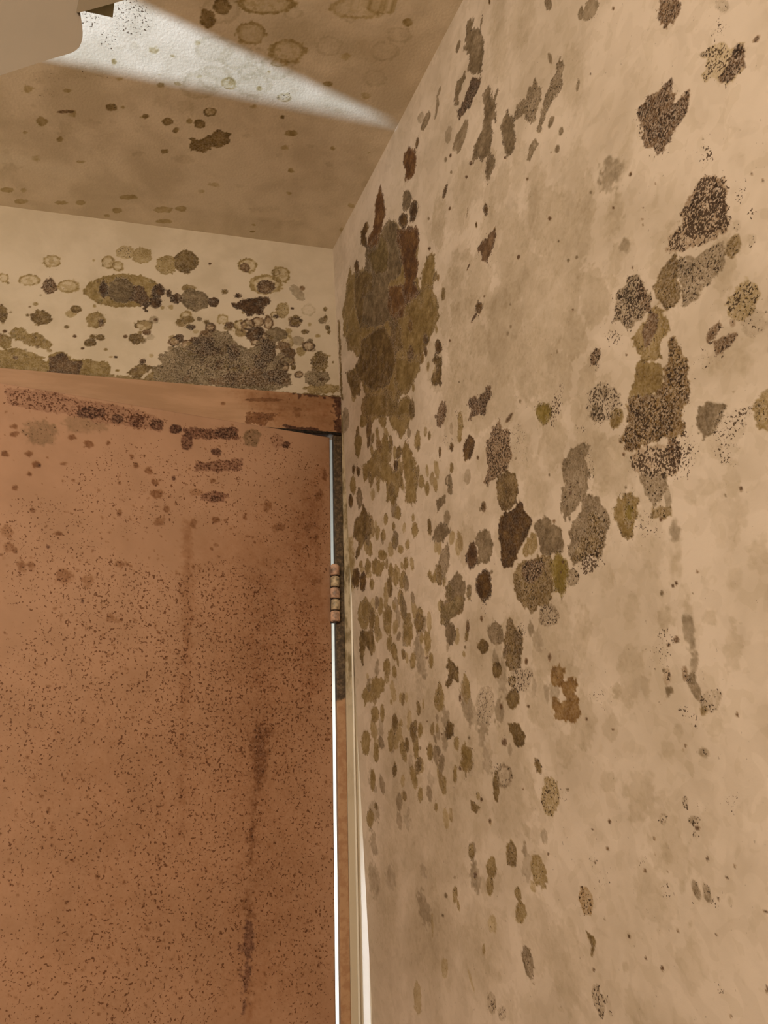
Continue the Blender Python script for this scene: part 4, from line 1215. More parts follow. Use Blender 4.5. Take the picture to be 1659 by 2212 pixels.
g 0.773678 0 0 E 7575 6868 11 7 7 -13
g 0.829207 0 0 E 4697 6713 27 12 6 -14
g 0.683896 0 0 E 6794 5126 20 18 12 -18
d 0.58521 0 0 E 6968 7293 15 7 4 -12
g 0.892555 0 0 E 3016 5517 37 15 2 -29
g 0.739959 0 0 E 3911 2378 29 23 6 -23
g 0.833243 0 0 E 5496 9997 23 -2 -2 -14
g 0.685515 0 0 E 7038 7877 14 6 4 -10
d 0.682596 0 0 E 5847 7527 24 8 5 -22
d 0.861593 0 0 E 5925 9414 13 0 1 -11
g 0.57894 0 0 E 4483 6925 32 10 2 -29
g 0.806903 0 0 E 6566 4763 14 10 4 -15
d 0.671888 0 0 E 7659 4874 16 15 7 -18
g 0.598315 0 0 E 7857 7359 7 4 2 -6
g 0.66873 0 0 E 7136 4630 14 15 7 -10
d 0.823253 0 0 E 7142 10754 7 -1 0 -8
d 0.743476 0 0 E 5841 8043 16 4 3 -14
d 0.776021 0 0 E 8233 5950 12 9 3 -13
g 0.629083 0 0 E 8207 7325 7 4 3 -8
d 0.771282 0 0 E 7213 6451 10 5 2 -9
d 0.596772 0 0 E 6403 10618 16 -1 3 -11
d 0.643576 0 0 E 7051 9750 8 0 1 -6
g 0.894309 0 0 E 5876 7051 16 6 4 -15
d 0.673722 0 0 E 7640 9549 13 0 0 -15
d 0.852851 0 0 E 7297 8520 15 3 3 -18
d 0.519742 0 0 E 7533 8494 13 2 1 -11
d 0.670162 0 0 E 2647 9127 28 0 -3 -13
g 0.699608 0 0 E 8381 7522 11 5 3 -13
d 0.537705 0 0 E 3202 6772 27 10 5 -12
d 0.63308 0 0 E 4547 6305 27 11 4 -18
d 0.640562 0 0 E 7258 8531 13 4 4 -12
d 0.83918 0 0 E 4989 5682 19 10 5 -18
d 0.557228 0 0 E 3430 9731 38 -1 -6 -27
g 0.639373 0 0 E 8451 5216 6 7 3 -6
g 0.7885 0 0 E 5790 11025 10 -2 -1 -6
d 0.524333 0 0 E 7398 6934 9 6 4 -7
g 0.833338 0 0 E 3510 3098 36 29 12 -16
g 0.782136 0 0 E 4292 5171 18 10 3 -12
d 0.689495 0 0 E 8084 8030 10 4 5 -14
g 0.721995 0 0 E 7751 7123 10 5 3 -13
d 0.803427 0 0 E 5900 7953 19 6 5 -14
d 0.554919 0 0 E 6270 9533 15 2 3 -10
g 0.808639 0 0 E 7445 8634 7 1 1 -6
g 0.635202 0 0 E 7273 7772 14 4 3 -17
d 0.82319 0 0 E 6255 11253 10 -2 0 -10
g 0.729945 0 0 E 4584 7698 30 8 4 -22
g 0.609432 0 0 E 7448 6424 14 8 5 -19
d 0.835177 0 0 E 5867 3067 23 22 5 -17
g 0.609858 0 0 E 5328 6643 20 10 6 -11
g 0.656253 0 0 E 3813 8396 27 4 2 -21
d 0.818127 0 0 E 7475 5727 10 7 3 -11
d 0.855277 0 0 E 5004 2596 29 24 3 -22
d 0.587745 0 0 E 6914 10737 10 -1 2 -8
g 0.858732 0 0 E 2673 11330 34 -6 -4 -16
g 0.504186 0 0 E 4643 2206 30 27 7 -19
g 0.887165 0 0 E 6997 9145 16 3 5 -16
g 0.784111 0 0 E 6924 7583 14 6 4 -11
d 0.691988 0 0 E 4742 9979 17 -1 0 -12
d 0.646646 0 0 E 6045 10263 21 -1 1 -18
g 0.595338 0 0 E 4550 11712 15 -4 -3 -7
g 0.509072 0 0 E 5640 7708 18 6 3 -13
d 0.651922 0 0 E 7383 5014 12 11 4 -10
d 0.790737 0 0 E 4672 1953 28 29 15 -19
d 0.829181 0 0 E 3848 2841 38 32 13 -18
g 0.582266 0 0 E 8156 5713 12 9 4 -15
d 0.558066 0 0 E 5970 10474 18 -1 2 -14
d 0.748577 0 0 E 6186 7262 17 5 1 -12
d 0.590828 0 0 E 6216 3674 20 20 8 -14
g 0.746073 0 0 E 4727 8519 28 4 3 -24
d 0.86245 0 0 E 5545 11440 14 -2 3 -12
g 0.795118 0 0 E 6661 5068 21 16 5 -20
g 0.501404 0 0 E 5591 4883 18 11 3 -15
d 0.6028 0 0 E 7691 5384 8 8 3 -6
d 0.887997 0 0 E 6083 11120 19 -4 -1 -18
d 0.693425 0 0 E 7088 9721 9 0 2 -10
d 0.725366 0 0 E 7102 7251 19 7 2 -17
g 0.508178 0 0 E 5470 5184 26 17 9 -25
d 0.848635 0 0 E 4510 2695 26 25 14 -16
d 0.628625 0 0 E 5858 4444 27 24 16 -22
d 0.889896 0 0 E 3860 10068 28 -1 0 -22
g 0.560566 0 0 E 7981 6129 12 8 3 -19
d 0.794464 0 0 E 6163 7351 21 8 5 -23
d 0.565864 0 0 E 4480 9148 32 2 0 -27
g 0.841014 0 0 E 4900 8439 29 5 4 -23
d 0.79035 0 0 E 6427 11292 18 -4 0 -16
d 0.643001 0 0 E 3030 9313 26 1 0 -13
d 0.718978 0 0 E 3602 5316 37 18 5 -31
g 0.791441 0 0 E 3707 9407 29 2 3 -16
d 0.816293 0 0 E 5089 4442 21 13 2 -13
d 0.64364 0 0 E 7262 7983 17 7 8 -21
g 0.745539 0 0 E 7933 8027 9 3 2 -11
d 0.555468 0 0 E 7095 8963 16 3 4 -13
d 0.662896 0 0 E 5010 9200 26 1 -1 -16
d 0.725408 0 0 E 4165 4499 25 16 6 -15
g 0.715487 0 0 E 2381 9432 35 2 4 -23
d 0.711719 0 0 E 6481 4414 24 21 7 -18
g 0.836733 0 0 E 7124 8557 17 5 6 -20
g 0.812647 0 0 E 7813 7474 11 5 3 -9
g 0.51765 0 0 E 6281 5882 17 10 3 -20
g 0.87597 0 0 E 2803 11113 38 -5 -4 -26
d 0.791241 0 0 E 7056 10992 9 -1 1 -6
d 0.852046 0 0 E 5055 10560 16 -1 2 -10
g 0.653055 0 0 E 5540 9202 12 2 4 -12
O 0.334298 0 0 E 3270 5379 53 24 11 -70
o 0.592261 0 0 E 731 3514 128 69 45 -133
b 0.409841 0 0 E 3340 4290 75 44 24 -95
O 0.550483 0 0 E 1429 4656 57 28 38 -75
O 0.654767 0 0 E 3017 3212 87 61 62 -132
O 0.513561 0 0 E 1489 5030 92 34 -12 -112
b 0.350016 0 0 E 3789 3725 52 35 22 -63
b 0.414213 0 0 E 2535 3287 56 34 11 -67
o 0.686501 0 0 E 2706 3528 69 48 49 -64
o 0.658462 0 0 E 2999 4575 47 23 5 -77
O 0.453811 0 0 E 3502 4525 40 23 21 -65
O 0.716736 0 0 E 2344 5302 93 46 52 -90
O 0.748544 0 0 E 3368 5497 50 22 11 -65
o 0.552127 0 0 E 2170 3893 88 45 -1 -158
b 0.727893 0 0 E 2605 3179 71 48 41 -86
O 0.377534 0 0 E 3716 4679 45 29 41 -65
b 0.67841 0 0 E 3023 4019 79 42 0 -115
O 0.635573 0 0 E 4115 3772 52 36 24 -94
b 0.702478 0 0 E 3625 5833 36 16 14 -68
b 0.474208 0 0 E 1647 4865 104 41 -13 -138
O 0.698655 0 0 E 2103 5028 73 31 8 -119
O 0.743176 0 0 E 3945 3370 53 43 42 -53
O 0.542542 0 0 E 1469 1957 78 59 61 -77
o 0.699467 0 0 E 1615 4657 65 29 9 -101
O 0.519364 0 0 E 1442 3723 82 48 49 -76
o 0.432245 0 0 E 829 3328 91 51 32 -81
O 0.306715 0 0 E 1442 3423 72 43 34 -66
o 0.313646 0 0 E 3653 4761 62 31 5 -128
o 0.530118 0 0 E 1782 5086 99 47 68 -131
b 0.595961 0 0 E 1321 4324 69 35 37 -85
b 0.471196 0 0 E 2447 3331 87 51 8 -147
b 0.412096 0 0 E 1127 3936 111 62 74 -125
O 0.628167 0 0 E 3455 3469 39 28 23 -52
b 0.520538 0 0 E 3782 4654 57 34 26 -74
o 0.607347 0 0 E 1704 2020 98 66 13 -112
O 0.617051 0 0 E 2430 4484 52 26 12 -82
b 0.714933 0 0 E 1288 4449 112 56 70 -148
O 0.712595 0 0 E 1954 3877 65 39 47 -72
o 0.522488 0 0 E 3492 3406 73 54 48 -77
O 0.585517 0 0 E 2015 2793 63 43 37 -79
O 0.337842 0 0 E 1739 3769 83 46 29 -118
O 0.611972 0 0 E 2041 4148 44 21 -3 -55
o 0.7345 0 0 E 2481 4361 88 44 13 -151
b 0.661995 0 0 E 1271 3282 79 43 9 -133
o 0.52509 0 0 E 1377 3012 72 39 -4 -92
o 0.608682 0 0 E 2004 4249 94 54 79 -119
b 0.53883 0 0 E 4019 3446 33 24 16 -48
o 0.733834 0 0 E 3836 4130 35 20 4 -71
b 0.653697 0 0 E 2967 4041 78 45 19 -97
O 0.797596 0 0 E 1650 3339 93 53 28 -139
o 0.395774 0 0 E 2472 3353 90 62 58 -88
o 0.636262 0 0 E 2085 3991 57 32 26 -86
O 0.705343 0 0 E 3478 4134 57 39 52 -78
b 0.751795 0 0 E 1152 1241 114 79 6 -152
b 0.510405 0 0 E 777 4248 65 33 46 -78
o 0.527902 0 0 E 1974 3521 46 28 22 -45
O 0.490995 0 0 E 2196 4487 72 37 23 -80
b 0.397715 0 0 E 1904 3857 64 38 44 -77
b 0.632749 0 0 E 3059 3605 81 46 0 -113
o 0.791674 0 0 E 1364 4851 64 26 0 -102""",
'back': """o 0.7 0.3 0 R -2625 22964 151 23 -14 133
o 0.8 0.2 0 R -1712 23077 117 18 -12 143
o 0.8 0.2 0 R -1540 23027 94 14 -8 104
o 0.35 0.45 0 E -1443 23332 159 25 -11 151
o 0.55 0.3 0 E -1150 23314 160 25 -11 164
o 0.75 0.3 0 E -713 23176 183 27 -12 202
O 0.8 0.2 0 E -390 23301 185 28 -13 255
o 0.7 0.2 0 R -2946 22529 184 26 -13 118
d 0.7 0.4 0 E -2610 22457 112 16 -17 165
o 0.7 0.2 0 R -2320 22497 179 25 -13 131
o 0.7 0.2 0 R -3353 22519 90 13 -12 98
o 0.8 0.1 0 E -1393 22529 643 89 -26 339
g 1 0 0 E -1432 22524 253 35 -19 254
d 0.95 0 0 E -1734 22506 81 11 -12 149
d 0.9 0.2 0 P -1265 22670 -1066 22673 -944 22346 -991 22146 -1121 22322 -1279 22325
d 0.95 0 0 E -821 22608 110 15 -9 147
d 0.95 0 0 E -845 22359 99 13 -8 133
d 0.95 0 0 E -520 22476 84 11 -6 103
d 0.95 0 0 E -638 22584 50 7 -4 74
g 0.9 0.2 0 E -268 22510 162 22 -10 209
o 0.6 0 0 R -310 22136 100 13 -6 121
O 0.85 0.2 0 E -3285 21803 86 11 -21 170
O 0.85 0.2 0 E -2682 21811 168 21 -15 142
O 0.85 0.2 0 E -2144 22044 84 11 -7 75
O 0.85 0.2 0 E -1118 21583 131 15 -7 105
O 0.85 0.2 0 E -1710 21536 71 8 -5 57
O 0.85 0.2 0 E -1850 21416 103 12 -7 75
O 0.85 0.2 0 E -2259 21678 37 5 -3 34
O 0.85 0.2 0 E -2896 21830 27 3 -3 27
O 0.85 0.1 0 R -1011 21867 171 21 -7 106
o 0.75 0.2 0 E -1805 21875 151 19 -14 158
o 0.5 0 0 E -2219 21940 84 11 -7 70
o 0.5 0 0 E -1858 22152 28 4 -3 35
o 0.5 0 0 E -1950 23091 23 4 -3 30
o 0.5 0 0 E -1509 21180 34 4 -1 18
o 0.5 0 0 E -855 21276 42 5 -2 34
o 0.85 0.25 0 E -2981 21453 134 16 -15 134
o 0.85 0.25 0 E -2744 21368 162 19 -14 130
o 0.85 0.25 0 E -2554 21300 99 12 -10 94
o 0.85 0.25 0 E -3184 21272 109 13 -16 132
o 0.85 0.2 0 P -3239 21132 -2885 21172 -2641 21088 -2503 20991 -2429 21156 -2268 21197 -2109 21080 -1960 21073 -1888 21104 -1716 21055 -1606 21090 -1503 20987 -1502 20852 -1654 20770 -2478 20751 -3298 20752 -3343 21120
d 0.75 0.2 0 P -2472 21039 -2266 21175 -2104 21035 -1958 21051 -1948 20739 -2476 20729
O 0.75 0.2 0 P -1213 20905 -1108 21030 -979 21112 -839 21036 -910 20937 -997 20814 -1131 20823
g 0.9 0.4 0 P -756 21252 -496 21491 -261 21566 -100 21537 -65 20795 -764 20770 -776 20951 -839 21036 -670 21123
O 0.5 0 0 P -3271 20820 -28 20845 -24 20754 -3258 20713
o 0.8 0.2 0 R 731 23375 183 27 -4 169
d 0.6 0.2 0 E 689 23330 103 15 -3 109
o 0.7 0.1 0 R 1084 23010 313 44 -4 219
d 0.7 0.3 0 E 1085 22959 162 23 -3 149
o 0.8 0.1 0 R 1364 23259 171 25 -2 197
O 0.6 0.1 0 R 1254 23295 87 13 -1 79
O 0.8 0.2 0 E -367 23289 216 33 -11 217
d 0.7 0 0 E 51 23313 25 4 -1 26
d 0.95 0 0 P 479 22520 708 22626 813 22666 982 22739 1154 22686 1156 22559 1030 22467 1053 22345 780 22285 671 22420 502 22448
d 0.95 0 0 E -489 22490 70 9 -7 123
O 0.6 0.2 0 E -298 22740 122 17 -4 75
g 0.95 0.2 0 E -162 22485 234 31 -10 210
d 0.85 0.1 0 E 146 22501 93 12 -4 94
o 0.6 0.1 0 R -319 22145 96 12 -5 102
O 0.7 0.1 0 R 639 22069 125 15 -4 127
d 0.7 0.1 0 R 951 22182 122 15 -2 111
d 0.7 0.1 0 R 1141 22181 85 11 -3 149
d 0.85 0.1 0 E 873 21901 146 17 -3 122
o 0.5 0 0 R 325 22153 103 13 -4 110
o 0.6 0.4 0 E 1394 22489 125 16 -2 177
O 0.7 0 0 R 1245 22369 75 10 -1 75
O 0.85 0 0 E 1644 22369 54 7 0 56
O 0.85 0 0 E 2193 22619 36 5 0 52
O 0.85 0 0 E 2191 22413 38 5 1 71
O 0.85 0 0 E 2234 22216 44 5 1 63
O 0.85 0 0 E 2255 22130 31 4 0 50
O 0.85 0 0 E 2408 22933 20 3 1 66
O 0.85 0 0 E 2325 21492 17 2 0 20
O 0.85 0 0 E 1596 21305 53 6 0 53
O 0.85 0 0 E 141 20894 20 2 -1 23
G 0.7 0 0 E 1663 22909 67 76 -121 152
o 0.4 0 0 E 1894 22249 33 4 0 38
f 0.9 0 0 R 1872 22551 132 17 0 128
g 0.85 0.1 0 E 1272 21949 201 24 -2 148
o 0.8 0.2 0 R 1487 21802 111 13 -2 172
g 0.8 0.3 0 E 1405 21452 147 16 -2 140
o 0.5 0.2 0 E 1743 21660 96 11 0 86
O 0.8 0.4 0 E 2087 21479 155 17 1 215
g 0.9 0.45 0 P -205 21677 -69 21789 292 21929 416 21919 630 21654 797 21601 1001 21794 1274 21851 1299 21561 1386 21258 1555 21157 1557 20967 1309 20802 981 20770 575 20776 134 20802 -417 20815 -455 21505 -219 21556
d 0.85 0.3 0 E 1151 21593 146 17 -4 242
d 0.85 0.3 0 E 532 21499 92 10 -5 167
d 0.85 0.3 0 E 86 21473 221 25 -4 94
d 0.85 0.3 0 E 1284 21105 228 24 -2 130
d 0.85 0.3 0 E -63 21669 180 21 -4 83
d 0.85 0.3 0 E 118 21679 81 9 -3 83
d 0.85 0.3 0 E 1008 21433 124 14 -2 96
d 0.6 0.3 0 P 131 20893 405 21060 971 21214 1555 21133 1515 20963 979 20863 174 20805
g 0.8 0.4 0 E 2021 21133 235 24 1 168
o 0.7 0.3 0 E 2126 20929 320 31 1 107
O 0.6 0.1 0 P -414 20769 2446 20818 2445 20723 -409 20679
d 0.73342 0 0 E -1304 21603 35 7 -4 32
g 0.69651 0 0 E -946 22789 47 -2 2 42
O 0.413518 0 0 E -2747 21659 17 2 -2 17
d 0.834673 0 0 E -1429 21182 27 4 -3 23
g 0.830548 0 0 E -82 22108 50 0 2 43
g 0.880315 0 0 E -3076 21495 22 -1 0 23
d 0.785114 0 0 E 1571 22551 31 -2 3 25
O 0.803672 0 0 E -2717 21413 21 2 -2 24
g 0.371262 0 0 E -949 22296 51 3 -1 42
g 0.485769 0 0 E -406 21542 43 4 -2 42
d 0.865607 0 0 E 1277 22341 49 -4 5 37
d 0.560742 0 0 E 80 22501 45 9 -3 34
g 0.325077 0 0 E -2736 22250 19 1 -1 18
d 0.662367 0 0 E -1083 22411 27 4 -2 27
g 0.49888 0 0 E -3161 21854 23 2 -2 21
g 0.744702 0 0 E -3043 21409 24 2 -2 26
d 0.691286 0 0 E 301 21157 44 -1 3 43
O 0.84439 0 0 E -1828 21541 51 -2 1 43
O 0.529415 0 0 E -523 21669 52 -1 2 54
o 0.569502 0 0 E -1720 22723 17 1 -1 19
o 0.887925 0 0 E -1382 20931 33 2 -1 25
d 0.315632 0 0 E 1558 22311 59 2 4 57
g 0.413204 0 0 E -2851 21160 34 -1 0 29
d 0.570035 0 0 E -849 22441 50 3 -1 43
d 0.44643 0 0 E 1765 23019 54 5 2 55
O 0.50869 0 0 E -1602 21313 30 6 -4 27
o 0.397559 0 0 E -638 21019 24 -2 2 20
g 0.656772 0 0 E -1771 22284 43 -1 1 46
O 0.584156 0 0 E 300 21210 44 -1 2 37
d 0.491453 0 0 E 485 21536 53 0 2 42
d 0.78404 0 0 E -1724 21853 46 -3 2 48
g 0.654803 0 0 E -1323 22640 52 2 0 40
O 0.336119 0 0 E -330 22596 26 3 -1 25
d 0.855941 0 0 E -891 22506 50 2 0 43
o 0.646962 0 0 E 1259 22328 37 -3 5 38
d 0.71085 0 0 E -1183 22387 24 -2 1 21
g 0.31522 0 0 E 1472 21484 30 3 0 24
o 0.79752 0 0 E 1297 22501 38 8 -2 31
d 0.606291 0 0 E -1092 20991 30 3 -2 32
o 0.457845 0 0 E -578 22295 45 -3 3 48
g 0.620985 0 0 E 973 22569 41 7 -2 34
d 0.552773 0 0 E -2118 21515 30 -3 1 29
d 0.859476 0 0 E -212 21016 38 0 1 39
o 0.839528 0 0 E -2797 22068 44 0 -1 38
O 0.444548 0 0 E -1012 21596 29 0 1 25
O 0.817812 0 0 E 343 22745 51 3 1 51
o 0.767536 0 0 E 2061 21652 40 9 -3 35
O 0.524026 0 0 E -1899 21746 30 5 -3 26
d 0.817306 0 0 E -1974 21294 26 4 -3 22
g 0.375392 0 0 E 873 21185 28 3 -1 25
O 0.882288 0 0 E -251 21935 55 5 -1 48
O 0.495622 0 0 E 685 22345 32 7 -2 27
d 0.833573 0 0 E -378 21648 39 -1 2 35
O 0.705077 0 0 E 872 21693 41 4 0 30
d 0.384133 0 0 E -921 22349 26 0 1 25
o 0.64119 0 0 E 2049 22019 56 9 -1 42
o 0.411002 0 0 E 2093 21612 24 -2 4 23
o 0.477322 0 0 E 1510 22056 56 5 1 56
d 0.561744 0 0 E -1733 21781 35 6 -4 37
d 0.897734 0 0 E 583 22690 57 0 3 45
d 0.439842 0 0 E -1852 22646 22 4 -2 20
O 0.390021 0 0 E -345 22105 47 8 -3 37
O 0.819412 0 0 E -2676 21249 40 0 -1 36
O 0.387649 0 0 E -946 21940 46 -2 2 39
d 0.674453 0 0 E -3205 21483 27 3 -3 27
d 0.369559 0 0 E -3270 21408 30 -3 1 28
g 0.838237 0 0 E 1910 21891 59 8 0 46
O 0.369503 0 0 E -208 21530 45 8 -4 45
O 0.70714 0 0 E -3270 22424 21 0 -1 24
d 0.691774 0 0 E -2984 21001 43 4 -3 34
g 0.331871 0 0 E 1761 21713 50 8 -2 49
O 0.568522 0 0 E 1896 21201 25 -1 3 22
d 0.570451 0 0 E -2880 22000 18 4 -3 20
g 0.594566 0 0 E 1401 21421 52 -2 5 53
d 0.409288 0 0 E -1708 21795 48 1 -1 35
O 0.512862 0 0 E -1732 21975 41 0 0 38
O 0.731619 0 0 E 563 21937 19 -2 2 20
O 0.333134 0 0 E 1465 22103 18 1 0 15
o 0.536931 0 0 E -726 22263 35 1 0 38
O 0.528977 0 0 E -1069 21710 42 5 -3 43
O 0.645913 0 0 E -2940 21012 15 1 -1 13
O 0.305911 0 0 E 2261 21619 29 5 -1 25
d 0.401467 0 0 E 1585 22337 33 -2 4 27
o 0.8089 0 0 E 2187 21564 50 -3 6 41
O 0.621277 0 0 E -1064 21712 24 1 0 23
O 0.533406 0 0 E -2488 21196 40 7 -5 34
O 0.719905 0 0 E -2897 21394 26 4 -3 21
o 0.717056 0 0 E -2874 21084 46 9 -8 46
d 0.728513 0 0 E -820 22001 38 4 -1 30
o 0.337694 0 0 E -127 21852 53 9 -4 47
g 0.864349 0 0 E -398 21414 60 5 -2 47
O 0.790408 0 0 E 572 21191 103 9 -1 82
d 0.891643 0 0 E -211 21926 76 7 -2 58
O 0.65213 0 0 E 424 21999 79 17 -6 61
d 0.617195 0 0 E 1512 21609 125 8 3 104
d 0.895399 0 0 E -403 21696 77 14 -6 62
G 0.558384 0 0 E 444 21974 66 -3 4 48
G 0.942735 0 0 E 551 21328 40 8 -3 33
g 0.428836 0 0 E 1002 21691 82 -5 8 71
d 0.874532 0 0 E -986 21149 51 9 -5 45
g 0.415106 0 0 E 780 22109 46 -3 5 40
O 0.724605 0 0 E 1026 20961 95 15 -5 72
O 0.9324 0 0 E 40 22060 51 -2 3 45
d 0.87592 0 0 E 1020 21300 120 4 4 93
d 0.49026 0 0 E 1431 21726 123 0 8 106
O 0.84605 0 0 E 1055 21309 114 1 5 85
G 0.737802 0 0 E 1941 21719 67 -5 7 51
O 0.419626 0 0 E 653 21918 121 -12 12 94
G 0.753336 0 0 E -854 22001 86 19 -9 68
G 0.942895 0 0 E 1365 21775 53 5 0 41
d 0.695602 0 0 E 446 22041 85 -1 5 78
d 0.852766 0 0 E 960 21984 113 0 7 102
g 0.617455 0 0 E 2141 22354 74 -1 8 69
O 0.578843 0 0 E -388 21998 94 11 -3 73
O 0.702586 0 0 E 1634 22280 125 22 -4 97
d 0.479739 0 0 E 1043 21945 46 9 -2 33
O 0.627362 0 0 E -270 22079 109 23 -9 82
O 0.531348 0 0 E -181 21557 108 12 -4 82
G 0.539726 0 0 E 851 21454 65 4 1 53
g 0.922985 0 0 E 1979 21309 47 8 -2 37
O 0.699549 0 0 E 742 21157 108 -3 7 95
d 0.838196 0 0 E 321 21271 64 -4 5 53
O 0.88005 0 0 E -1008 21554 47 3 -1 39
O 0.799217 0 0 E 1463 21622 87 10 0 67
d 0.688784 0 0 E 98 21627 61 -6 6 52
O 0.805867 0 0 E -329 21447 69 2 0 52
O 0.861437 0 0 E 365 21589 100 7 0 72
O 0.848288 0 0 E 453 21250 103 2 2 80
d 0.898928 0 0 E 8 21255 43 6 -3 37
G 0.776705 0 0 E -1011 21554 71 -3 3 63
O 0.915787 0 0 E 212 21462 102 -4 7 92
G 0.637674 0 0 E 1106 21419 106 16 -4 85
G 0.617637 0 0 E 771 21468 102 -4 7 81
d 0.592644 0 0 E -968 21731 82 10 -4 60
O 0.561624 0 0 E 1025 21513 93 14 -4 75
d 0.591911 0 0 E 46 21823 107 -1 4 86
d 0.555374 0 0 E -250 20892 74 6 -2 67
O 0.680844 0 0 E -196 21387 68 3 0 52
O 0.497635 0 0 E 1556 21447 76 0 4 61
G 0.697346 0 0 E 1679 21871 120 -7 12 93
G 0.513351 0 0 E 550 21043 112 15 -4 77
G 0.415306 0 0 E -892 21647 68 15 -8 58
d 0.750678 0 0 E 2111 21116 48 5 0 34
O 0.770858 0 0 E 1800 22076 73 15 -4 53
g 0.636109 0 0 E -529 21452 66 10 -5 60
g 0.757389 0 0 E -74 21274 104 15 -6 78
O 0.818108 0 0 E 1176 21877 70 12 -3 52
g 0.604543 0 0 E 472 22089 52 -2 3 38
d 0.439437 0 0 E 1284 21690 56 12 -4 48
O 0.606723 0 0 E -802 20877 103 21 -11 80
d 0.8 0.1 0 R 1480 21419 137 15 -1 117
d 0.8 0.1 0 R -480 21607 103 12 -5 92
d 0.8 0.1 0 R 113 21970 91 11 -3 81
d 0.8 0.1 0 R 382 21548 96 11 -3 84
d 0.8 0.1 0 R 348 21535 113 13 -4 100
d 0.8 0.1 0 R -144 21502 123 14 -5 109
d 0.8 0.1 0 R 1407 21302 135 14 -1 116
d 0.8 0.1 0 R 555 21147 121 13 -3 105
d 0.8 0.1 0 R 175 21194 98 10 -3 85
d 0.8 0.1 0 R 759 22006 120 15 -3 106
d 0.8 0.1 0 R 91 21591 101 12 -4 89
d 0.8 0.1 0 R 1356 21062 130 13 -1 111
d 0.8 0.1 0 R 1063 21876 107 13 -2 93
d 0.8 0.1 0 R 940 21786 133 16 -3 116
d 0.8 0.1 0 R 36 21468 133 15 -5 117
d 0.8 0.1 0 R -250 21561 128 15 -6 114
d 0.8 0.1 0 R 1876 21779 122 14 0 104
d 0.8 0.1 0 R 772 22100 134 17 -3 118
d 0.8 0.1 0 R 1697 21172 83 9 0 70
d 0.8 0.1 0 R 723 21187 127 13 -3 110
d 0.8 0.1 0 R 1635 22251 121 15 -1 105
d 0.8 0.1 0 R 111 21951 101 12 -4 90""",
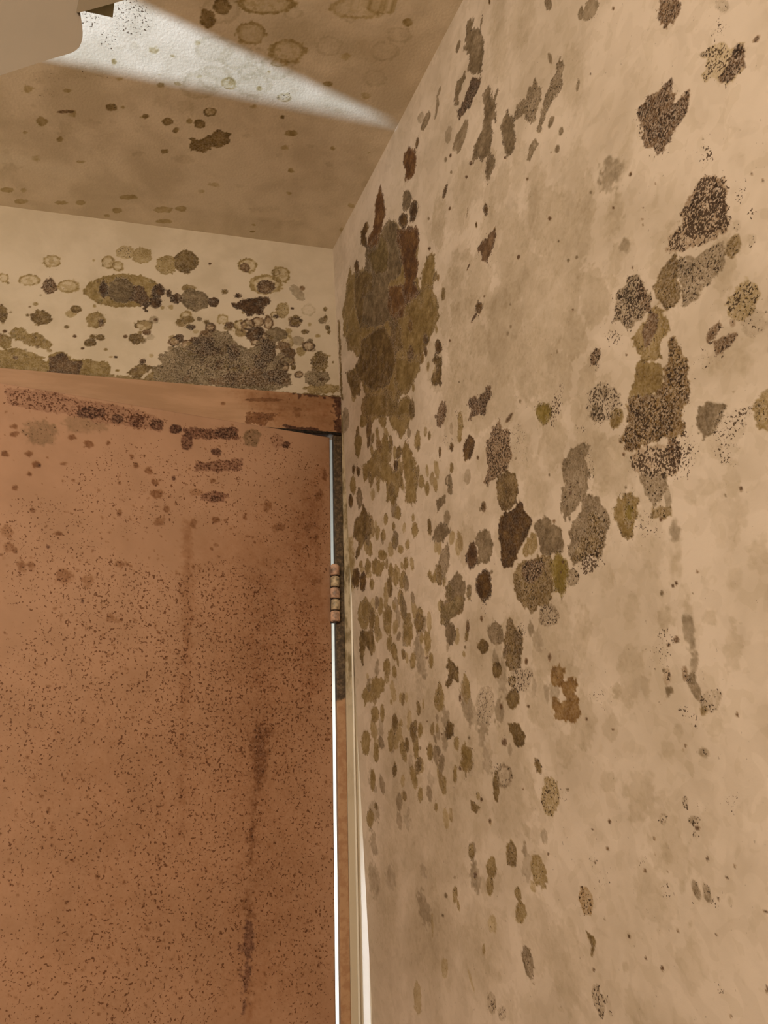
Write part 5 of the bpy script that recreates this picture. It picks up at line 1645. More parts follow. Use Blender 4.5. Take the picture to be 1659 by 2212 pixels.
'ceil': """O 0.6 0.1 0 E -158 8024 101 -22 -4 -134
O 0.6 0.1 0 E 18 7822 109 -24 -6 -120
O 0.6 0.1 0 E -1532 9818 86 -18 5 -67
O 0.6 0.1 0 E -226 9866 85 -18 -2 -89
O 0.6 0.1 0 E -586 10068 51 -11 0 -62
O 0.6 0.1 0 E -723 9916 80 -17 1 -77
O 0.6 0.1 0 E -1045 9888 58 -12 2 -49
O 0.6 0.1 0 E -764 10543 62 -13 1 -54
O 0.75 0.1 0 R -75 9589 100 -21 -3 -93
O 0.5 0.1 0 R -226 9866 81 -17 -2 -89
o 0.5 0 0 E -375 9842 46 -10 -1 -49
O 0.75 0.2 0 P -412 10425 -326 10229 -392 10185 -197 10173 -6 10017 55 9919 253 9963 243 10168 116 10284 -38 10316 -101 10435 -234 10448
o 0.5 0.15 0 E -2373 10630 47 -10 8 -65
o 0.5 0.15 0 E -2595 10311 83 -18 15 -99
o 0.5 0.15 0 E -1441 8982 39 -8 4 -59
o 0.5 0.15 0 E -803 9253 56 -12 1 -45
o 0.5 0.15 0 E -2882 10594 42 -9 6 -35
o 0.5 0.15 0 E -1367 9783 31 -7 2 -27
o 0.5 0.15 0 E -2104 11052 67 -14 4 -38
o 0.5 0.15 0 E -2148 9640 60 -13 5 -39
d 0.5 0.3 0 E -2217 10043 123 -26 4 -33
o 0.5 0.1 0 R 178 9019 110 -24 -6 -110
d 0 0.42 0 E -1146 8239 274 -59 16 -315
d 0 0.42 0 E -1692 8357 145 -32 12 -127
d 0 0.42 0 E -1480 8631 112 -24 15 -200
f 0.5 0.2 0.6 E -1875 9264 468 -100 15 -147
f 0.5 0.2 0.6 E -2375 9467 294 -63 25 -175
f 0.5 0.2 0.6 E -2407 9696 199 -42 18 -129
f 0.5 0 0.3 E -810 9586 123 -26 2 -105
f 0.5 0 0.3 E -419 9582 145 -31 -1 -132
f 0.5 0 0.3 E -1850 10209 126 -27 9 -99
f 0.5 0 0.3 E -2283 10412 127 -27 18 -144
f 0.5 0 0.3 E -1162 10672 88 -18 3 -76
f 0.5 0 0.3 E -3231 11411 155 -32 18 -98
f 0.5 0 0.3 E -454 10646 201 -42 -1 -92
o 0.6 0 0 R 593 7656 390 -85 -15 -148
o 0.45 0 0 R 429 8130 216 -47 -15 -181
o 0.5 0 0 R 954 8306 251 -54 -25 -200
o 0.5 0 0 R 859 8511 127 -27 -8 -73
o 0.55 0 0 E 2505 7508 71 -16 -15 -56
o 0.55 0 0 E 1608 8713 71 -15 -8 -43
o 0.55 0 0 E 1202 8229 39 -8 -8 -55
o 0.55 0 0 E 626 9011 41 -9 -4 -44
o 0.55 0 0 E 1202 9749 98 -21 -8 -61
o 0.55 0 0 E 791 12202 51 -10 -3 -31
o 0.55 0 0 E 224 8984 50 -11 -3 -49
o 0.45 0 0 R 2115 7365 202 -44 -23 -97
f 0.8 0 0 R 1520 8093 193 -42 -29 -163
f 0.8 0 0 R 2441 7716 172 -37 -33 -124
f 0.8 0 0 R 1721 7595 93 -20 -16 -80
o 0.35 0 0 R 1788 7456 367 -80 -33 -156
O 0.7 0 0 E 1024 9464 32 -7 -4 -37
o 0.4 0.45 0 R 1011 9095 103 -22 -9 -76
f 0.7 0 0 R 2277 8471 182 -39 -33 -141
f 0.5 0 0.5 E 1111 8004 473 -102 -36 -254
f 0.5 0 0.5 E 1937 8163 391 -84 -70 -332
f 0.5 0 0.5 E 986 11556 293 -60 -9 -89
f 0.5 0 0.5 E 1449 11836 226 -46 -10 -75
f 0.5 0 0.5 E 961 11821 149 -30 -7 -74
f 0.5 0 0.5 E 1736 10704 469 -97 -41 -258
o 0.35 0 0 E -3397 11969 116 -24 11 -59
o 0.35 0 0 E -3216 12220 118 -24 10 -61
o 0.35 0 0 E -2548 12113 119 -24 7 -55
o 0.35 0 0 E -2211 12043 79 -16 6 -61
o 0.35 0 0 E -1607 12115 81 -17 5 -68
o 0.35 0 0 E -816 11938 162 -33 1 -77
o 0.35 0 0 E -491 11841 102 -21 0 -76
o 0.35 0 0 E -801 12246 145 -29 1 -57
o 0.35 0 0 E -1800 12293 61 -12 3 -38
o 0.35 0 0 E -1385 11727 158 -33 3 -59
f 0.439016 0 0.3 E -2688 9786 45 -6 7 -34
f 0.475627 0 0.3 E -2246 10497 22 -3 3 -19
f 0.342506 0 0.3 E 1668 9118 50 -7 -5 -43
f 0.422413 0 0.3 E 1530 9948 63 -9 -5 -46
o 0.263587 0 0.3 E 2453 11836 87 -3 -9 -82
f 0.276442 0 0.3 E -725 9453 62 -9 2 -43
f 0.482638 0 0.3 E -590 8731 25 3 5 -21
o 0.446149 0 0.3 E 804 12009 60 3 1 -37
o 0.285269 0 0.3 E -245 8986 48 -8 0 -32
f 0.346563 0 0.3 E -185 8643 29 -4 0 -21
f 0.409967 0 0.3 E 721 10757 30 -7 -3 -26
f 0.498276 0 0.3 E -1134 8662 57 2 11 -52
f 0.407637 0 0.3 E -430 9216 35 -2 2 -24
o 0.41843 0 0.3 E -1108 9917 30 -7 1 -21
o 0.359015 0 0.3 E 1338 11066 58 -13 -6 -43
f 0.449461 0 0.3 E 1834 9163 82 -7 -4 -41
f 0.310288 0 0.3 E 1100 8998 23 1 1 -13
o 0.250787 0 0.3 E 43 11139 86 2 4 -51
f 0.362483 0 0.3 E -860 9615 21 2 4 -18
f 0.378834 0 0.3 E -2139 9754 46 -11 3 -28
f 0.47085 0 0.3 E 250 8586 40 -8 -2 -34
o 0.404078 0 0.3 E -2886 8796 38 -1 11 -35
f 0.350889 0 0.3 E 1133 8944 74 -5 -1 -46
o 0.360754 0 0.3 E 2506 9888 23 -4 -4 -20
o 0.425739 0 0.3 E -623 8718 23 -3 1 -18
o 0.292001 0 0.3 E 1139 10060 59 -5 -2 -49
o 0.311055 0 0.3 E -2125 10051 69 -5 14 -73
f 0.397874 0 0.3 E 2601 10589 78 -20 -20 -81
f 0.322157 0 0.3 E 1229 11974 76 -2 -3 -81
f 0.40728 0 0.3 E -550 10222 48 4 4 -27
o 0.370847 0 0.3 E -554 9181 64 -6 2 -33
f 0.263445 0 0.3 E -1287 8706 34 3 6 -21
f 0.467018 0 0.3 E -3010 10292 38 -5 5 -24
o 0.40677 0 0.3 E -2252 8661 25 -4 2 -13
o 0.269748 0 0.3 E -3125 11927 40 -7 9 -47
f 0.4458 0 0.3 E -3234 11074 56 -5 14 -58
o 0.250769 0 0.3 E -2813 11118 64 7 21 -71
f 0.386872 0 0.3 E -2679 10027 39 5 14 -42
f 0.426148 0 0.3 E 1898 10287 54 4 0 -35
o 0.413012 0 0.3 E -2701 9732 73 -3 18 -71
f 0.265879 0 0.3 E -1039 10088 76 -10 4 -44
f 0.254945 0 0.3 E 2223 10680 67 -6 -8 -58
f 0.444897 0 0.3 E 26 8981 76 -4 4 -69
o 0.483459 0 0.3 E 1893 9915 45 1 -2 -33
o 0.389705 0 0.3 E 1776 8212 68 -7 -6 -55
o 0.354921 0 0.3 E -2190 10023 23 -4 3 -21
o 0.322744 0 0.3 E 2465 11167 65 -7 -9 -59
f 0.421157 0 0.3 E 271 8191 43 4 4 -23
o 0.293314 0 0.3 E 63 10169 43 1 2 -24
f 0.405725 0 0.3 E 1952 9605 38 2 -1 -34
o 0.317976 0 0.3 E -296 8438 53 -2 4 -36
o 0.271821 0 0.3 E 2215 8798 60 -4 -6 -55
o 0.378299 0 0.3 E -1384 9269 54 -9 4 -40
f 0.339474 0 0.3 E 2521 11927 32 -3 -5 -35
o 0.283688 0 0.3 E -814 9074 26 -1 2 -15
f 0.405781 0 0.3 E 1030 8113 72 -11 -4 -50
o 0.376388 0 0.3 E -871 8671 64 -8 6 -59
o 0.252892 0 0.3 E -167 11354 58 -16 -3 -53
f 0.278406 0 0.3 E -1188 10183 71 -10 4 -43
o 0.404278 0 0.3 E 559 9362 49 0 2 -38
f 0.257436 0 0.3 E 1911 10285 63 -2 -5 -63
f 0.310233 0 0.3 E 1049 10245 71 2 1 -60
o 0.4607 0 0.3 E 1297 10549 40 2 0 -41
f 0.482702 0 0.3 E 498 9954 65 -2 1 -38
f 0.30948 0 0.3 E 472 11079 70 -4 0 -46
f 0.439199 0 0.3 E -2517 9535 41 -5 7 -32
f 0.408406 0 0.3 E -1342 8741 50 -11 2 -33
f 0.407502 0 0.3 E 2389 10049 32 -7 -7 -33
f 0.318073 0 0.3 E -1530 10099 50 3 8 -39
o 0.401447 0 0.3 E 737 8695 37 2 3 -30
f 0.8 0 0 R 12 7867 270 -59 -10 -210
f 0.8 0 0 R 539 8468 165 -35 -12 -134
f 0.8 0 0 R -35 8954 253 -54 -9 -215
f 0.8 0 0 R 412 7646 232 -51 -15 -176
f 0.8 0 0 R 453 8755 162 -35 -11 -135
f 0.8 0 0 R 2532 7251 165 -36 -34 -120
f 0.8 0 0 R 263 8546 252 -54 -14 -207
f 0.8 0 0 R -56 8475 274 -59 -9 -224
f 0.8 0 0 R 836 8598 244 -52 -23 -201
f 0.8 0 0 R 536 8974 265 -57 -19 -226
f 0.8 0 0 R 954 7704 129 -28 -13 -98
f 0.8 0 0 R 2303 8012 207 -45 -40 -162
f 0.8 0 0 R 769 7440 136 -30 -12 -101
f 0.8 0 0 R -234 9142 288 -62 -6 -249""",
'door': """k 0.15 0.62 0 P 5161 50 4881 28 4567 -1 4088 65 3601 42 3156 104 2860 196 2880 401 3137 373 3451 375 3907 404 4209 353 4704 341 5102 314
k 0.85 0.5 0 E 3950 259 -208 -39 9 -105
k 0.9 0.3 0 E 3551 285 -91 -17 6 -71
k 0.9 0.3 0 E 2951 286 -121 -22 6 -94
k 0.9 0.3 0 E 2658 307 -91 -16 5 -80
k 0.9 0.3 0 E 1853 241 -189 -33 3 -94
k 0.9 0.3 0 E 800 273 -66 -11 1 -70
k 0.5 0.7 0 E 3271 271 -124 -23 8 -114
k 0.45 0.6 0 P 2529 266 1649 110 1626 296 1986 376 2355 420 2505 391
k 0.6 0.5 0 E 2467 494 -98 -16 8 -163
k 0.7 0.2 0 E 1994 600 -88 -14 2 -62
h 0.7 0.4 0 E 1398 239 -149 -25 4 -160
k 0.1 0.55 0 E 966 223 -109 -18 2 -146
h 0.5 0.3 0.3 E 4609 701 -251 -44 21 -200
h 0.35 0.2 0.3 E 3994 437 -353 -63 16 -173
m 0.7 0 0.25 E 4621 1227 -62 -10 6 -56
m 0.7 0 0.25 E 4693 1388 -41 -6 5 -45
m 0.7 0 0.25 E 4729 1065 -67 -11 4 -39
m 0.7 0 0.25 E 4865 1630 -40 -6 4 -31
m 0.7 0 0.25 E 4588 1946 -38 -5 4 -40
m 0.7 0 0.25 E 4214 2251 -42 -5 3 -34
m 0.7 0 0.25 E 3295 892 -36 -6 3 -47
m 0.7 0 0.25 E 3227 1023 -41 -6 4 -52
m 0.7 0 0.25 E 3021 1086 -54 -8 3 -52
m 0.7 0 0.25 E 2908 1266 -54 -8 4 -59
m 0.7 0 0.25 E 2870 1457 -80 -11 4 -66
m 0.7 0 0.25 E 2712 1685 -54 -7 4 -66
m 0.7 0 0.25 E 3942 781 -71 -12 5 -59
m 0.7 0 0.25 E 4171 717 -65 -11 4 -46
m 0.7 0 0.25 E 5057 1117 -58 -9 5 -45
m 0.7 0 0.25 E 3442 1351 -29 -4 2 -27
m 0.7 0 0.25 E 4976 673 -44 -8 5 -39
m 0.7 0 0.25 E 4962 789 -70 -12 5 -39
m 0.7 0 0.25 E 3372 1615 -35 -5 2 -32
m 0.7 0 0.25 E 3655 724 -36 -6 3 -34
m 0.7 0 0.25 E 4254 1152 -53 -8 3 -32
m 0.7 0 0.25 E 4750 2566 -39 -4 4 -36
m 0.7 0 0.25 E 3405 1826 -29 -4 4 -50
m 0.7 0 0.25 E 4090 1398 -28 -4 2 -25
k 0.85 0 0.2 E 2640 1162 -34 -5 2 -43
k 0.85 0 0.2 E 4333 2466 -23 -2 3 -26
k 0.85 0 0.2 E 4582 1238 -21 -3 3 -25
k 0.85 0 0.2 E 3799 3218 -24 -2 2 -26
m 0.45 0.2 0.3 E 2809 1898 -83 -10 4 -72
m 0.45 0.2 0.3 E 4069 2888 -118 -10 10 -98
m 0.45 0.2 0.3 E 3751 2911 -90 -7 9 -99
m 0.45 0.2 0.3 E 3342 2622 -70 -7 4 -47
m 0.45 0.2 0.3 E 3401 3443 -68 -4 6 -73
m 0.45 0.2 0.3 E 4634 2774 -71 -6 11 -96
m 0.45 0.2 0.3 E 4520 2764 -50 -5 9 -81
m 0.45 0.2 0.3 E 4889 2292 -84 -9 12 -98
m 0.45 0.2 0.3 E 3292 3469 -77 -5 4 -49
m 0.45 0.2 0.3 E 4832 2533 -70 -7 8 -65
m 0.65 0.1 0.25 E 2293 1881 -49 -6 5 -103
m 0.65 0.1 0.25 E 1947 1773 -58 -7 2 -50
m 0.65 0.1 0.25 E 1782 1754 -48 -6 1 -35
m 0.65 0.1 0.25 E 1477 1679 -41 -5 2 -64
m 0.65 0.1 0.25 E 967 1806 -70 -8 1 -71
m 0.65 0.1 0.25 E 851 1753 -74 -9 1 -71
m 0.65 0.1 0.25 E 374 1718 -97 -11 0 -72
m 0.65 0.1 0.25 E 253 1866 -65 -7 0 -48
m 0.65 0.1 0.25 E 1921 2179 -50 -5 2 -45
m 0.65 0.1 0.25 E 276 2634 -89 -7 0 -69
m 0.65 0.1 0.25 E 102 772 -59 -9 -1 -107
m 0.65 0.1 0.25 E 209 1103 -114 -15 0 -94
m 0.65 0.1 0.25 E 1109 1446 -70 -9 2 -110
m 0.65 0.1 0.25 E 2268 2564 -31 -3 2 -33
m 0.65 0.1 0.25 E 1990 2251 -36 -4 1 -33
m 0.65 0.1 0.25 E 1704 1889 -26 -3 1 -23
m 0.65 0.1 0.25 E 1431 1984 -41 -4 1 -35
m 0.65 0.1 0.25 E 1316 2068 -34 -4 1 -27
m 0.65 0.1 0.25 E 902 2343 -58 -5 0 -38
m 0.65 0.1 0.25 E 2029 1111 -51 -7 2 -39
k 0.3 0.55 0 E 1981 1380 -201 -27 4 -97
k 0.75 0 0.2 E 1970 1414 -73 -10 2 -47
k 0.35 0.6 0 P 2317 835 1554 656 1549 819 1774 914 2292 971
m 0.2 0.4 0 E 2274 1342 -108 -15 3 -58
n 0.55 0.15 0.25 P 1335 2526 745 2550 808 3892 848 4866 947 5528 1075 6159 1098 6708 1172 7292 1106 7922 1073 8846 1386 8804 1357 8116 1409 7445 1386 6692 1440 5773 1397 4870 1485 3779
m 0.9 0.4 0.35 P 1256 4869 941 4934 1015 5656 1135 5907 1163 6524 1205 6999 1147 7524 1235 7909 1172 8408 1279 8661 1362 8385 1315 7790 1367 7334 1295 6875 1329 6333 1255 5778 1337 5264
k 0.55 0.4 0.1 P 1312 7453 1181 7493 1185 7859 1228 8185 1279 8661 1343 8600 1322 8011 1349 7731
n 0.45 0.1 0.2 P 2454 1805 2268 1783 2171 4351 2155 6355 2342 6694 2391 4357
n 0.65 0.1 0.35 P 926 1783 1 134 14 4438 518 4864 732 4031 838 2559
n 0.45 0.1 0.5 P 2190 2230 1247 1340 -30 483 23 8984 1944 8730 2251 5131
m 0 0.46 0.6 E 3012 3375 -1106 -70 53 -750
m 0 0.46 0.6 E 1639 3432 -1075 -62 36 -1070
m 0 0.46 0.6 E 1807 4609 -1027 -17 42 -1062
m 0 0.46 0.6 E 594 4451 -673 -14 8 -1537
m 0 0.4 0.6 E 4005 2901 -858 -72 59 -609
m 0 0.4 0.6 E 3966 4521 -877 -18 98 -986
m 0 0.4 0.6 E 2502 5255 -766 6 75 -1246
m 0 0.4 0.6 E 1855 6665 -1153 67 76 -1760
m 0 0.4 0.6 E 511 7046 -628 43 6 -1928
m 0 0.4 0.6 E 2513 7991 -993 107 62 -946
m 0 0.34 0.6 E 4128 5705 -667 17 184 -1710
m 0 0.34 0.6 E 3321 7124 -1129 88 142 -1615
m 0 0.34 0.6 E 4378 2247 -729 -81 58 -554
m 0 0.34 0.6 E 1253 1096 -1255 -175 21 -983
m 0 0.34 0.6 E 3154 1361 -1024 -143 54 -759
m 0 0.34 0.6 E 3898 7842 -631 68 81 -752
m 0 0.34 0.6 E 607 1828 -642 -71 6 -1207
n 0.3 0 0.8 P 5031 4543 -198 2941 -97 9164 4515 8528""",  # last row: brown grime on the lower door, light falloff painted in with it
'head': """m 0.7 0 0 E 1089 20573 314 30 -1 36
m 0.8 0.3 0 P 776 20296 1272 20320 1238 20197 1134 20089 782 20099
m 0.6 0.1 0.2 E 1668 20375 102 9 0 101
k 0.8 0.1 0 P 1418 20106 1887 20113 2252 20044 2435 19950 1887 19966 1526 20023
m 0.5 0 0.3 E 387 20439 42 4 -1 32
m 0.5 0 0.3 E -790 20194 99 9 -3 46
m 0.5 0 0.3 E -114 20099 41 4 -2 39
m 0.5 0 0.3 E -386 20134 134 12 -2 38
m 0.5 0 0.3 E 332 20060 41 4 -1 39
n 0.5 0.1 0.4 P 442 20866 2487 20946 2470 19842 1170 20014
k 0.7 0 0.1 P 1593 20817 2485 20800 2483 20716 1593 20743
k 0.75 0 0.1 P 2334 20764 2484 20779 2470 19842 2342 19871""",  # pointed dark row at the hinge end paints in a triangular shadow
}


def axis(parts):
    out = []
    for a, b, s in parts:
        n = max(1, int(round((b - a) / s)))
        out += list(np.linspace(a, b, n, endpoint=False))
    return np.array(out + [parts[-1][1]])

def grid_surface(name, O, a, b, us, vs, rows, mat, seed, flip=False, wob=1.0, back=None, fine=None, shear=None, **k):
    U, V = np.meshgrid(us, vs)
    uv = np.stack([U.ravel(), V.ravel()], 1)
    T, S = paint(uv, rows, seed, wob, halo=(name in ('wall_right', 'wall_back')))
    co = O[None] + uv[:, :1] * a[None] + uv[:, 1:] * b[None]
    nu, nv = len(us), len(vs)
    i = np.arange(nu * nv).reshape(nv, nu)
    F = np.stack([i[:-1, :-1], i[:-1, 1:], i[1:, 1:], i[1:, :-1]], -1).reshape(-1, 4)
    if flip: F = F[:, ::-1]
    me = bpy.data.meshes.new(name)
    extra_v = []; extra_f = []
    if back is not None:
        # give the sheet a solid back: offset rim vertices
        rim = list(i[0, :]) + list(i[1:, -1]) + list(i[-1, -2::-1]) + list(i[-2:0:-1, 0])
        base = len(co)
        co = np.vstack([co, co[rim] + back[None]])
        m = len(rim)
        for q in range(m):
            extra_f.append((rim[q], rim[(q + 1) % m], base + (q + 1) % m, base + q))
        T = np.vstack([T, np.ones((m, 3))]); S = np.concatenate([S, np.zeros(m)])
    me.vertices.add(len(co)); me.vertices.foreach_set('co', co.astype(np.float32).ravel())
    nf = len(F) + len(extra_f)
    allF = np.vstack([F, np.array(extra_f)]) if extra_f else F
    big = None
    me.loops.add(nf * 4); me.polygons.add(nf)
    me.loops.foreach_set('vertex_index', allF.astype(np.int32).ravel())
    me.polygons.foreach_set('loop_start', (np.arange(nf) * 4).astype(np.int32))
    me.update(calc_edges=True)
    ca = me.attributes.new('stain', 'FLOAT_COLOR', 'POINT')
    ca.data.foreach_set('color', np.hstack([T, np.ones((len(T), 1))]).astype(np.float32).ravel())
    sa = me.attributes.new('speck', 'FLOAT', 'POINT')
    sa.data.foreach_set('value', S.astype(np.float32))
    me.materials.append(mat)
    o = bpy.data.objects.new(name, me)
    COL.objects.link(o)
    return finish(o, **k)

A3 = lambda *v: np.array(v, float)

# ------------------------------------------------------------------ room shell
YB = 1.23967
ZC = 2.4
WO = A3(0.23505, YB, ZC); WE1 = A3(.14759, -.98905, 0); WE2 = A3(.02754, .00411, -.99961)
us = axis([(-.03, 0, .03), (0, .25, .0022), (.25, .5, .0018), (.5, .96, .0014), (.96, 2.7, .3)])
vs = axis([(-.02, 0, .02), (0, 1.32, .0014), (1.32, 2.42, .3)])
grid_surface('wall_right', WO, WE1, WE2, us, vs, DATA['wall'], M_WALL, 11, kind='structure',
             label='cream right wall blotched with olive, grey and black mould', flip=False, back=A3(.10, .015, 0))
us = axis([(-1.6, -.42, .2), (-.42, .26, .0015)])
vs = axis([(2.066, 2.405, .0015)])
grid_surface('wall_back', A3(0, YB, 0), A3(1, 0, 0), A3(0, 0, 1), us, vs, DATA['back'], M_BACK, 31, kind='structure',
             label='cream strip of wall above the door with a dark band of mould', back=A3(0, .10, 0))
us = axis([(-1.6, -.42, .2), (-.42, .36, .0018), (.36, .62, .1)])
vs = axis([(-1.45, .74, .3), (.74, 1.26, .0018)])
grid_surface('ceiling', A3(0, 0, ZC), A3(1, 0, 0), A3(0, 1, 0), us, vs, DATA['ceil'], M_CEIL, 51, flip=True, kind='structure',
             label='dingy cream ceiling with faint mould rings and a wedge of daylight', back=A3(0, 0, .06))
bm_obj('floor', box_bm(-1.6, .70, -1.45, YB, -.08, 0), M_FLOOR, kind='structure')
bm_obj('wall_front', box_bm(-1.75, .75, -1.55, -1.45, -.08, 2.46), M_PLAIN, kind='structure')
bm_obj('wall_passage', box_bm(-1.6, 1.6, 2.4, 2.45, -.1, 3.2), M_HALL, kind='structure', label='bright white wall beyond the door')

# left wall with a window opening added for the wedge light (outside the picture)
WY0, WY1, WZ0, WZ1 = -1.0, .10, .2, 2.1
bm = bmesh.new()
def addbox(bm, *b):
    t = box_bm(*b); me = bpy.data.meshes.new('t'); t.to_mesh(me); t.free(); bm.from_mesh(me); bpy.data.meshes.remove(me)
for bx in ((-1.72, WIN_X, -1.45, WY0, -.08, 2.46), (-1.72, WIN_X, WY1, YB + .1, -.08, 2.46), (-1.72, WIN_X, WY0, WY1, -.08, WZ0), (-1.72, WIN_X, WY0, WY1, WZ1, 2.46)):
    addbox(bm, *bx)
bm_obj('wall_left', bm, M_PLAIN, kind='structure')
# wall beside the door, left of the frame
bm_obj('trim_3', box_bm(-1.6, -.60, YB, YB + .1, 0, 2.066), M_PLAIN, kind='structure')

# unseen panels added to shape the light: cut notch above, slit below
def on_gobo(P, x=WIN_X + .035):
    t = (x - SRC.x) / (P.x - SRC.x)
    return SRC + (P - SRC) * t
ap = on_gobo(TIP); pu = on_gobo(UPP); pl = on_gobo(LOW)
def extend(a, b, z):
    t = (z - a.z) / (b.z - a.z); return (a.y + (b.y - a.y) * t, z)
zt = 2.16
eu = extend(ap, pu, zt); el = extend(ap, pl, zt)
lo_e, hi_e = (eu, el) if eu[0] < el[0] else (el, eu)
yS = -.448
edgeA = [(yS + .008, .12), (yS + .008, .27), (yS - .017, .30), (yS - .017, 1.0), (yS + .003, 1.47), (ap.y + .008, 1.56), (ap.y + .008, ap.z - .03), (ap.y, ap.z), lo_e]
edgeB = [(yS - .008, .12), (yS - .008, .27), (yS + .017, .30), (yS + .017, 1.0), (yS - .003, 1.47), (ap.y - .008, 1.56), (ap.y - .008, ap.z - .03), (ap.y, ap.z), hi_e]
def gobo(edge, yout, xo):
    bm = bmesh.new(); cols = 26; rows = []
    for y, z in edge:
        r = []
        for c in range(cols + 1):
            f = c / cols
            yy = y + (yout - y) * f
            r.append(bm.verts.new((xo + .012 * math.sin(f * 30) * min(1, f * 5), yy, z)))
        rows.append(r)
    for i in range(len(rows) - 1):
        for c in range(cols):
            bm.faces.new((rows[i][c], rows[i][c + 1], rows[i + 1][c + 1], rows[i + 1][c]))
    return bm
ca = bm_obj('gobo', gobo(edgeA, WY0 - .1, WIN_X + .035), M_GOBO, label='brown curtain added on the left wall to shape the light, panel away from the door', cat='gobo', group='window curtains')
cb = bm_obj('gobo', gobo(edgeB, WY1 + .1, WIN_X + .042), M_GOBO, label='brown curtain added on the left wall to shape the light, panel nearer the door', cat='gobo', group='window curtains')
for c in (ca, cb):
    s = c.modifiers.new('thick', 'SOLIDIFY'); s.thickness = .002

# ------------------------------------------------------------------ door
def door_leaf():
    root = bpy.data.objects.new('door_1', None); COL.objects.link(root)
    root.location = (.22481, YB, 0)
    finish(root, label='pink-brown door speckled with brown mould, standing slightly ajar', kind='structure')
    O = A3(0, 0, 1.99717); d = A3(-.98051, -.19646, 0)
    us = axis([(0, .55, .0018), (.55, .76, .07)]); vs = axis([(0, .90, .0018), (.90, 1.98, .3)])
    back = A3(-.19646, .98051, 0) * .035
    rng = np.random.RandomState(5)
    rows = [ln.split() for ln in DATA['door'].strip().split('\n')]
    pts = rng.rand(30000, 2) * [.56, .90]
    dens = fbm(pts, .09, 301, 3) * .55 + fbm(pts, .03, 307, 2) * .35
    lowr = sstep(.08, .30, pts[:, 1]) * .75 + .12
    left = 1 - .45 * sstep(.30, .50, pts[:, 0])
    keep = rng.rand(len(pts)) < np.clip(lowr * left * (.26 + .42 * dens), 0, 1)
    for p in pts[keep][:3600]:
        r = (.6 + rng.rand() ** 2.5 * 1.5) * 10
        rx, ry = r * (.8 + .5 * rng.rand()), r * (.8 + .6 * rng.rand())
        rows.append(['m', .25 + .6 * rng.rand(), 0, .7, 'E', p[0] * 1e4, p[1] * 1e4, rx, (rng.rand() - .5) * r, (rng.rand() - .5) * r, ry])
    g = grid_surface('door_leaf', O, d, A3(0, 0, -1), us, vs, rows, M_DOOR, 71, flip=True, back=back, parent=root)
    # plain back face of the leaf
    c = [O + back, O + back + d * .76, O + back + d * .76 + A3(0, 0, -1.98), O + back + A3(0, 0, -1.98)]
    mesh_obj('back_panel', c, [(0, 1, 2, 3)], M_HEAD, parent=root)
    return root
door = door_leaf()

def knuckle_bm(cx, cy, r, z0, z1, cap):
    bm = bmesh.new(); seg = 20
    prof = [(r * .82, z0), (r, z0 + .0012), (r, z1 - .0012), (r * .82, z1)]
    if cap: prof = prof[:-1] + [(r * .9, z1), (r * .55, z1 + .0022)]
    rings = []
    for rr, z in prof:
        rings.append([bm.verts.new((cx + rr * math.cos(2 * math.pi * i / seg), cy + rr * math.sin(2 * math.pi * i / seg), z)) for i in range(seg)])
    for a, b in zip(rings, rings[1:]):
        for i in range(seg):
            bm.faces.new((a[i], a[(i + 1) % seg], b[(i + 1) % seg], b[i]))
    bm.faces.new(rings[0][::-1]); bm.faces.new(rings[-1])
    return bm

hx, hy = .2292 - .22481, -.0105
hz0, hz1 = 1.6655, 1.7615
hinge = bm_obj('hinge', knuckle_bm(hx, hy, .0042, hz0 - .001, hz1, False), M_DARK, smooth=True, parent=door,
               label='five-knuckle steel butt hinge painted over in pink')
k = 5; hh = (hz1 - hz0) / k
for q in range(k):
    z0 = hz0 + q * hh + .0013; z1 = hz0 + (q + 1) * hh - .0013
    kb = bm_obj('knuckle', knuckle_bm(hx + (.0004 if q % 2 else 0), hy, .0078 if q % 2 == 0 else .0073, z0, z1, q == k - 1), M_KNUCK if q % 2 == 0 else M_KNUCK2, smooth=True, parent=hinge)
bm_obj('hinge_shadow_plate', box_bm(hx - .0068, hx + .014, hy + .006, hy + .0082, hz0, hz1), M_DARK, parent=hinge)  # dark plate paints in the shadow line right of the hinge

# frame: head over the door and hinge-side jamb
fr = bpy.data.objects.new('trim_1', None); COL.objects.link(fr); fr.location = (0, YB, 0)
finish(fr, label='pink-brown door frame around the mouldy door', kind='structure')
us = axis([(-.62, -.40, .1), (-.40, .2455, .0016)]); vs = axis([(1.9995, 2.0755, .0012)])
grid_surface('head_jamb', A3(0, -.006, 0), A3(1, 0, 0), A3(0, 0, 1), us, vs, DATA['head'], M_HEAD, 91, back=A3(0, .02, 0), parent=fr)
bm_obj('head_lip', box_bm(-.62, .2440, -.0085, -.005, 1.9995, 2.0045, .0012), M_HEAD, parent=fr)
bm_obj('side_jamb', box_bm(.2310, .2450, -.006, .010, 0, 1.9995, .0010), M_JAMB, parent=fr)
bm_obj('side_jamb', box_bm(-.62, -.585, -.006, .07, 0, 1.9995, .001), M_HEAD, parent=fr)

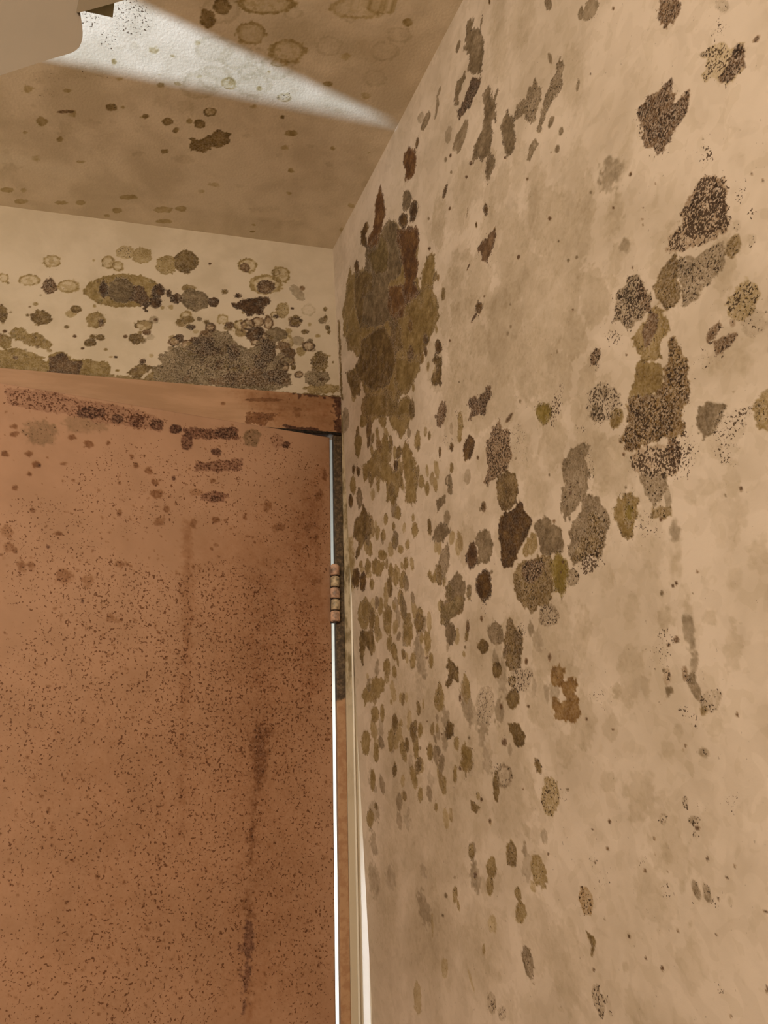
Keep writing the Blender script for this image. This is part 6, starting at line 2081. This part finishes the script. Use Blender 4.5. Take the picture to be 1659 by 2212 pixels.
# narrow moulded architrave in the corner between the frame and the right wall
tr = bpy.data.objects.new('trim_2', None); COL.objects.link(tr); tr.location = (0, YB, 0)
finish(tr, label='narrow cream moulding in the corner beside the door frame', kind='structure')
bm_obj('moulding', prism_bm([(.2450, .01), (.2450, -.0085), (.2462, -.0098), (.2545, -.0100), (.2545, -.0085), (.2585, -.0085), (.2590, -.0078), (.2618, -.0075), (.2618, .01)], 0, 2.06), M_TRIMM, parent=tr)
prof = [(.2545, -.006)]
for i in range(9):
    a = math.pi * i / 8
    prof.append((.2563 - .0018 * math.cos(a), -.0092 - .0026 * math.sin(a)))
prof.append((.2581, -.006))
bm_obj('inner_bead', prism_bm(prof, 0, 2.06), M_BEAD, smooth=False, parent=tr, label='thin raised inner bead')
bm_obj('outer_bead', prism_bm([(.2618, .005), (.2618, -.0075), (.2625, -.0088), (.2712, -.0138), (.2730, -.0140), (.2760, -.011), (.2760, .005)], 0, 2.06), M_BEAD, parent=tr, label='glossy outer bead')

# ------------------------------------------------------------------ shade hanging at the upper left
sh = bpy.data.objects.new('lamp_shade', None); COL.objects.link(sh); sh.location = (-.25, .5, 1.95)
finish(sh, label='smooth beige shade with a rounded corner hanging below the ceiling at the upper left', cat='lampshade')
def sheet_bm(cols, yf, th):
    """a curved sheet from columns (x, z_bottom, z_top), th thick"""
    bm = bmesh.new(); n = 14; F = []; B = []
    for x, zb, zt_ in cols:
        f = []; b = []
        for k in range(n + 1):
            z = zb + (zt_ - zb) * k / n
            y = yf(x, z)
            f.append(bm.verts.new((x + .25, y - .5, z - 1.95))); b.append(bm.verts.new((x + .25 - .35 * th, y - .5 + th, min(z + 1.5 * th * (1 - k / n), zt_) - 1.95)))
        F.append(f); B.append(b)
    m = len(cols) - 1
    for i in range(m):
        for k in range(n):
            bm.faces.new((F[i][k], F[i][k + 1], F[i + 1][k + 1], F[i + 1][k]))
            bm.faces.new((B[i][k], B[i + 1][k], B[i + 1][k + 1], B[i][k + 1]))
        bm.faces.new((F[i][0], F[i + 1][0], B[i + 1][0], B[i][0]))
        bm.faces.new((F[i][n], B[i][n], B[i + 1][n], F[i + 1][n]))
    for i in (0, m):
        for k in range(n):
            bm.faces.new((F[i][k], B[i][k], B[i][k + 1], F[i][k + 1]))
    return bm
low = [(-.205, 1.8865), (-.18, 1.906), (-.1593, 1.9218), (-.1413, 1.9351), (-.1259, 1.9471), (-.1164, 1.9538), (-.1117, 1.9574), (-.1086, 1.9612), (-.1066, 1.9656), (-.1057, 1.9704), (-.1054, 1.975)]
top = {-.1117: 2.068, -.1086: 1.9975, -.1066: 1.9875, -.1057: 1.981, -.1054: 1.977}
cols = [(x, z, top.get(x, 2.07)) for x, z in low]
cols.insert(7, (-.1098, 1.9596, 2.0031))
yf = lambda x, z: .5 + .9 * max(0, -.13 - x) ** 2 - .25 * max(0, 2.0 - z) ** 2
bm_obj('shade_panel', sheet_bm(cols, yf, .012), M_SHADE, smooth=False, parent=sh)
rimc = [(-.1114, 1.9975, 2.069), (-.1092, 1.9983, 2.07), (-.0851, 2.018, 2.077), (-.0558, 2.0424, 2.086), (-.02, 2.0725, 2.096)]
bm_obj('shade_rim', sheet_bm(rimc, lambda x, z: .496 + .10 * (z - 1.99), .008), M_RIM, smooth=False, parent=sh, label='upper fold of the shade, coloured darker for facing away from the light')
b_ = sheet_bm([(-.1098, 2.0250, 2.045), (-.100, 2.0246, 2.049), (-.0876, 2.0238, 2.052)], lambda x, z: .517, .006)
bm_obj('bracket', b_, M_OLIVE, parent=sh, label='olive metal bracket end')
bm = bmesh.new(); bmesh.ops.create_cone(bm, cap_ends=True, segments=16, radius1=.008, radius2=.008, depth=.38)
for v in bm.verts: v.co += Vector((.07, .03, .30))
bm_obj('stem', bm, M_OLIVE, parent=sh)
bm = bmesh.new(); bmesh.ops.create_cone(bm, cap_ends=True, segments=24, radius1=.04, radius2=.05, depth=.02)
for v in bm.verts: v.co += Vector((.07, .03, .44))
bm_obj('ceiling_rose', bm, M_OLIVE, parent=sh)
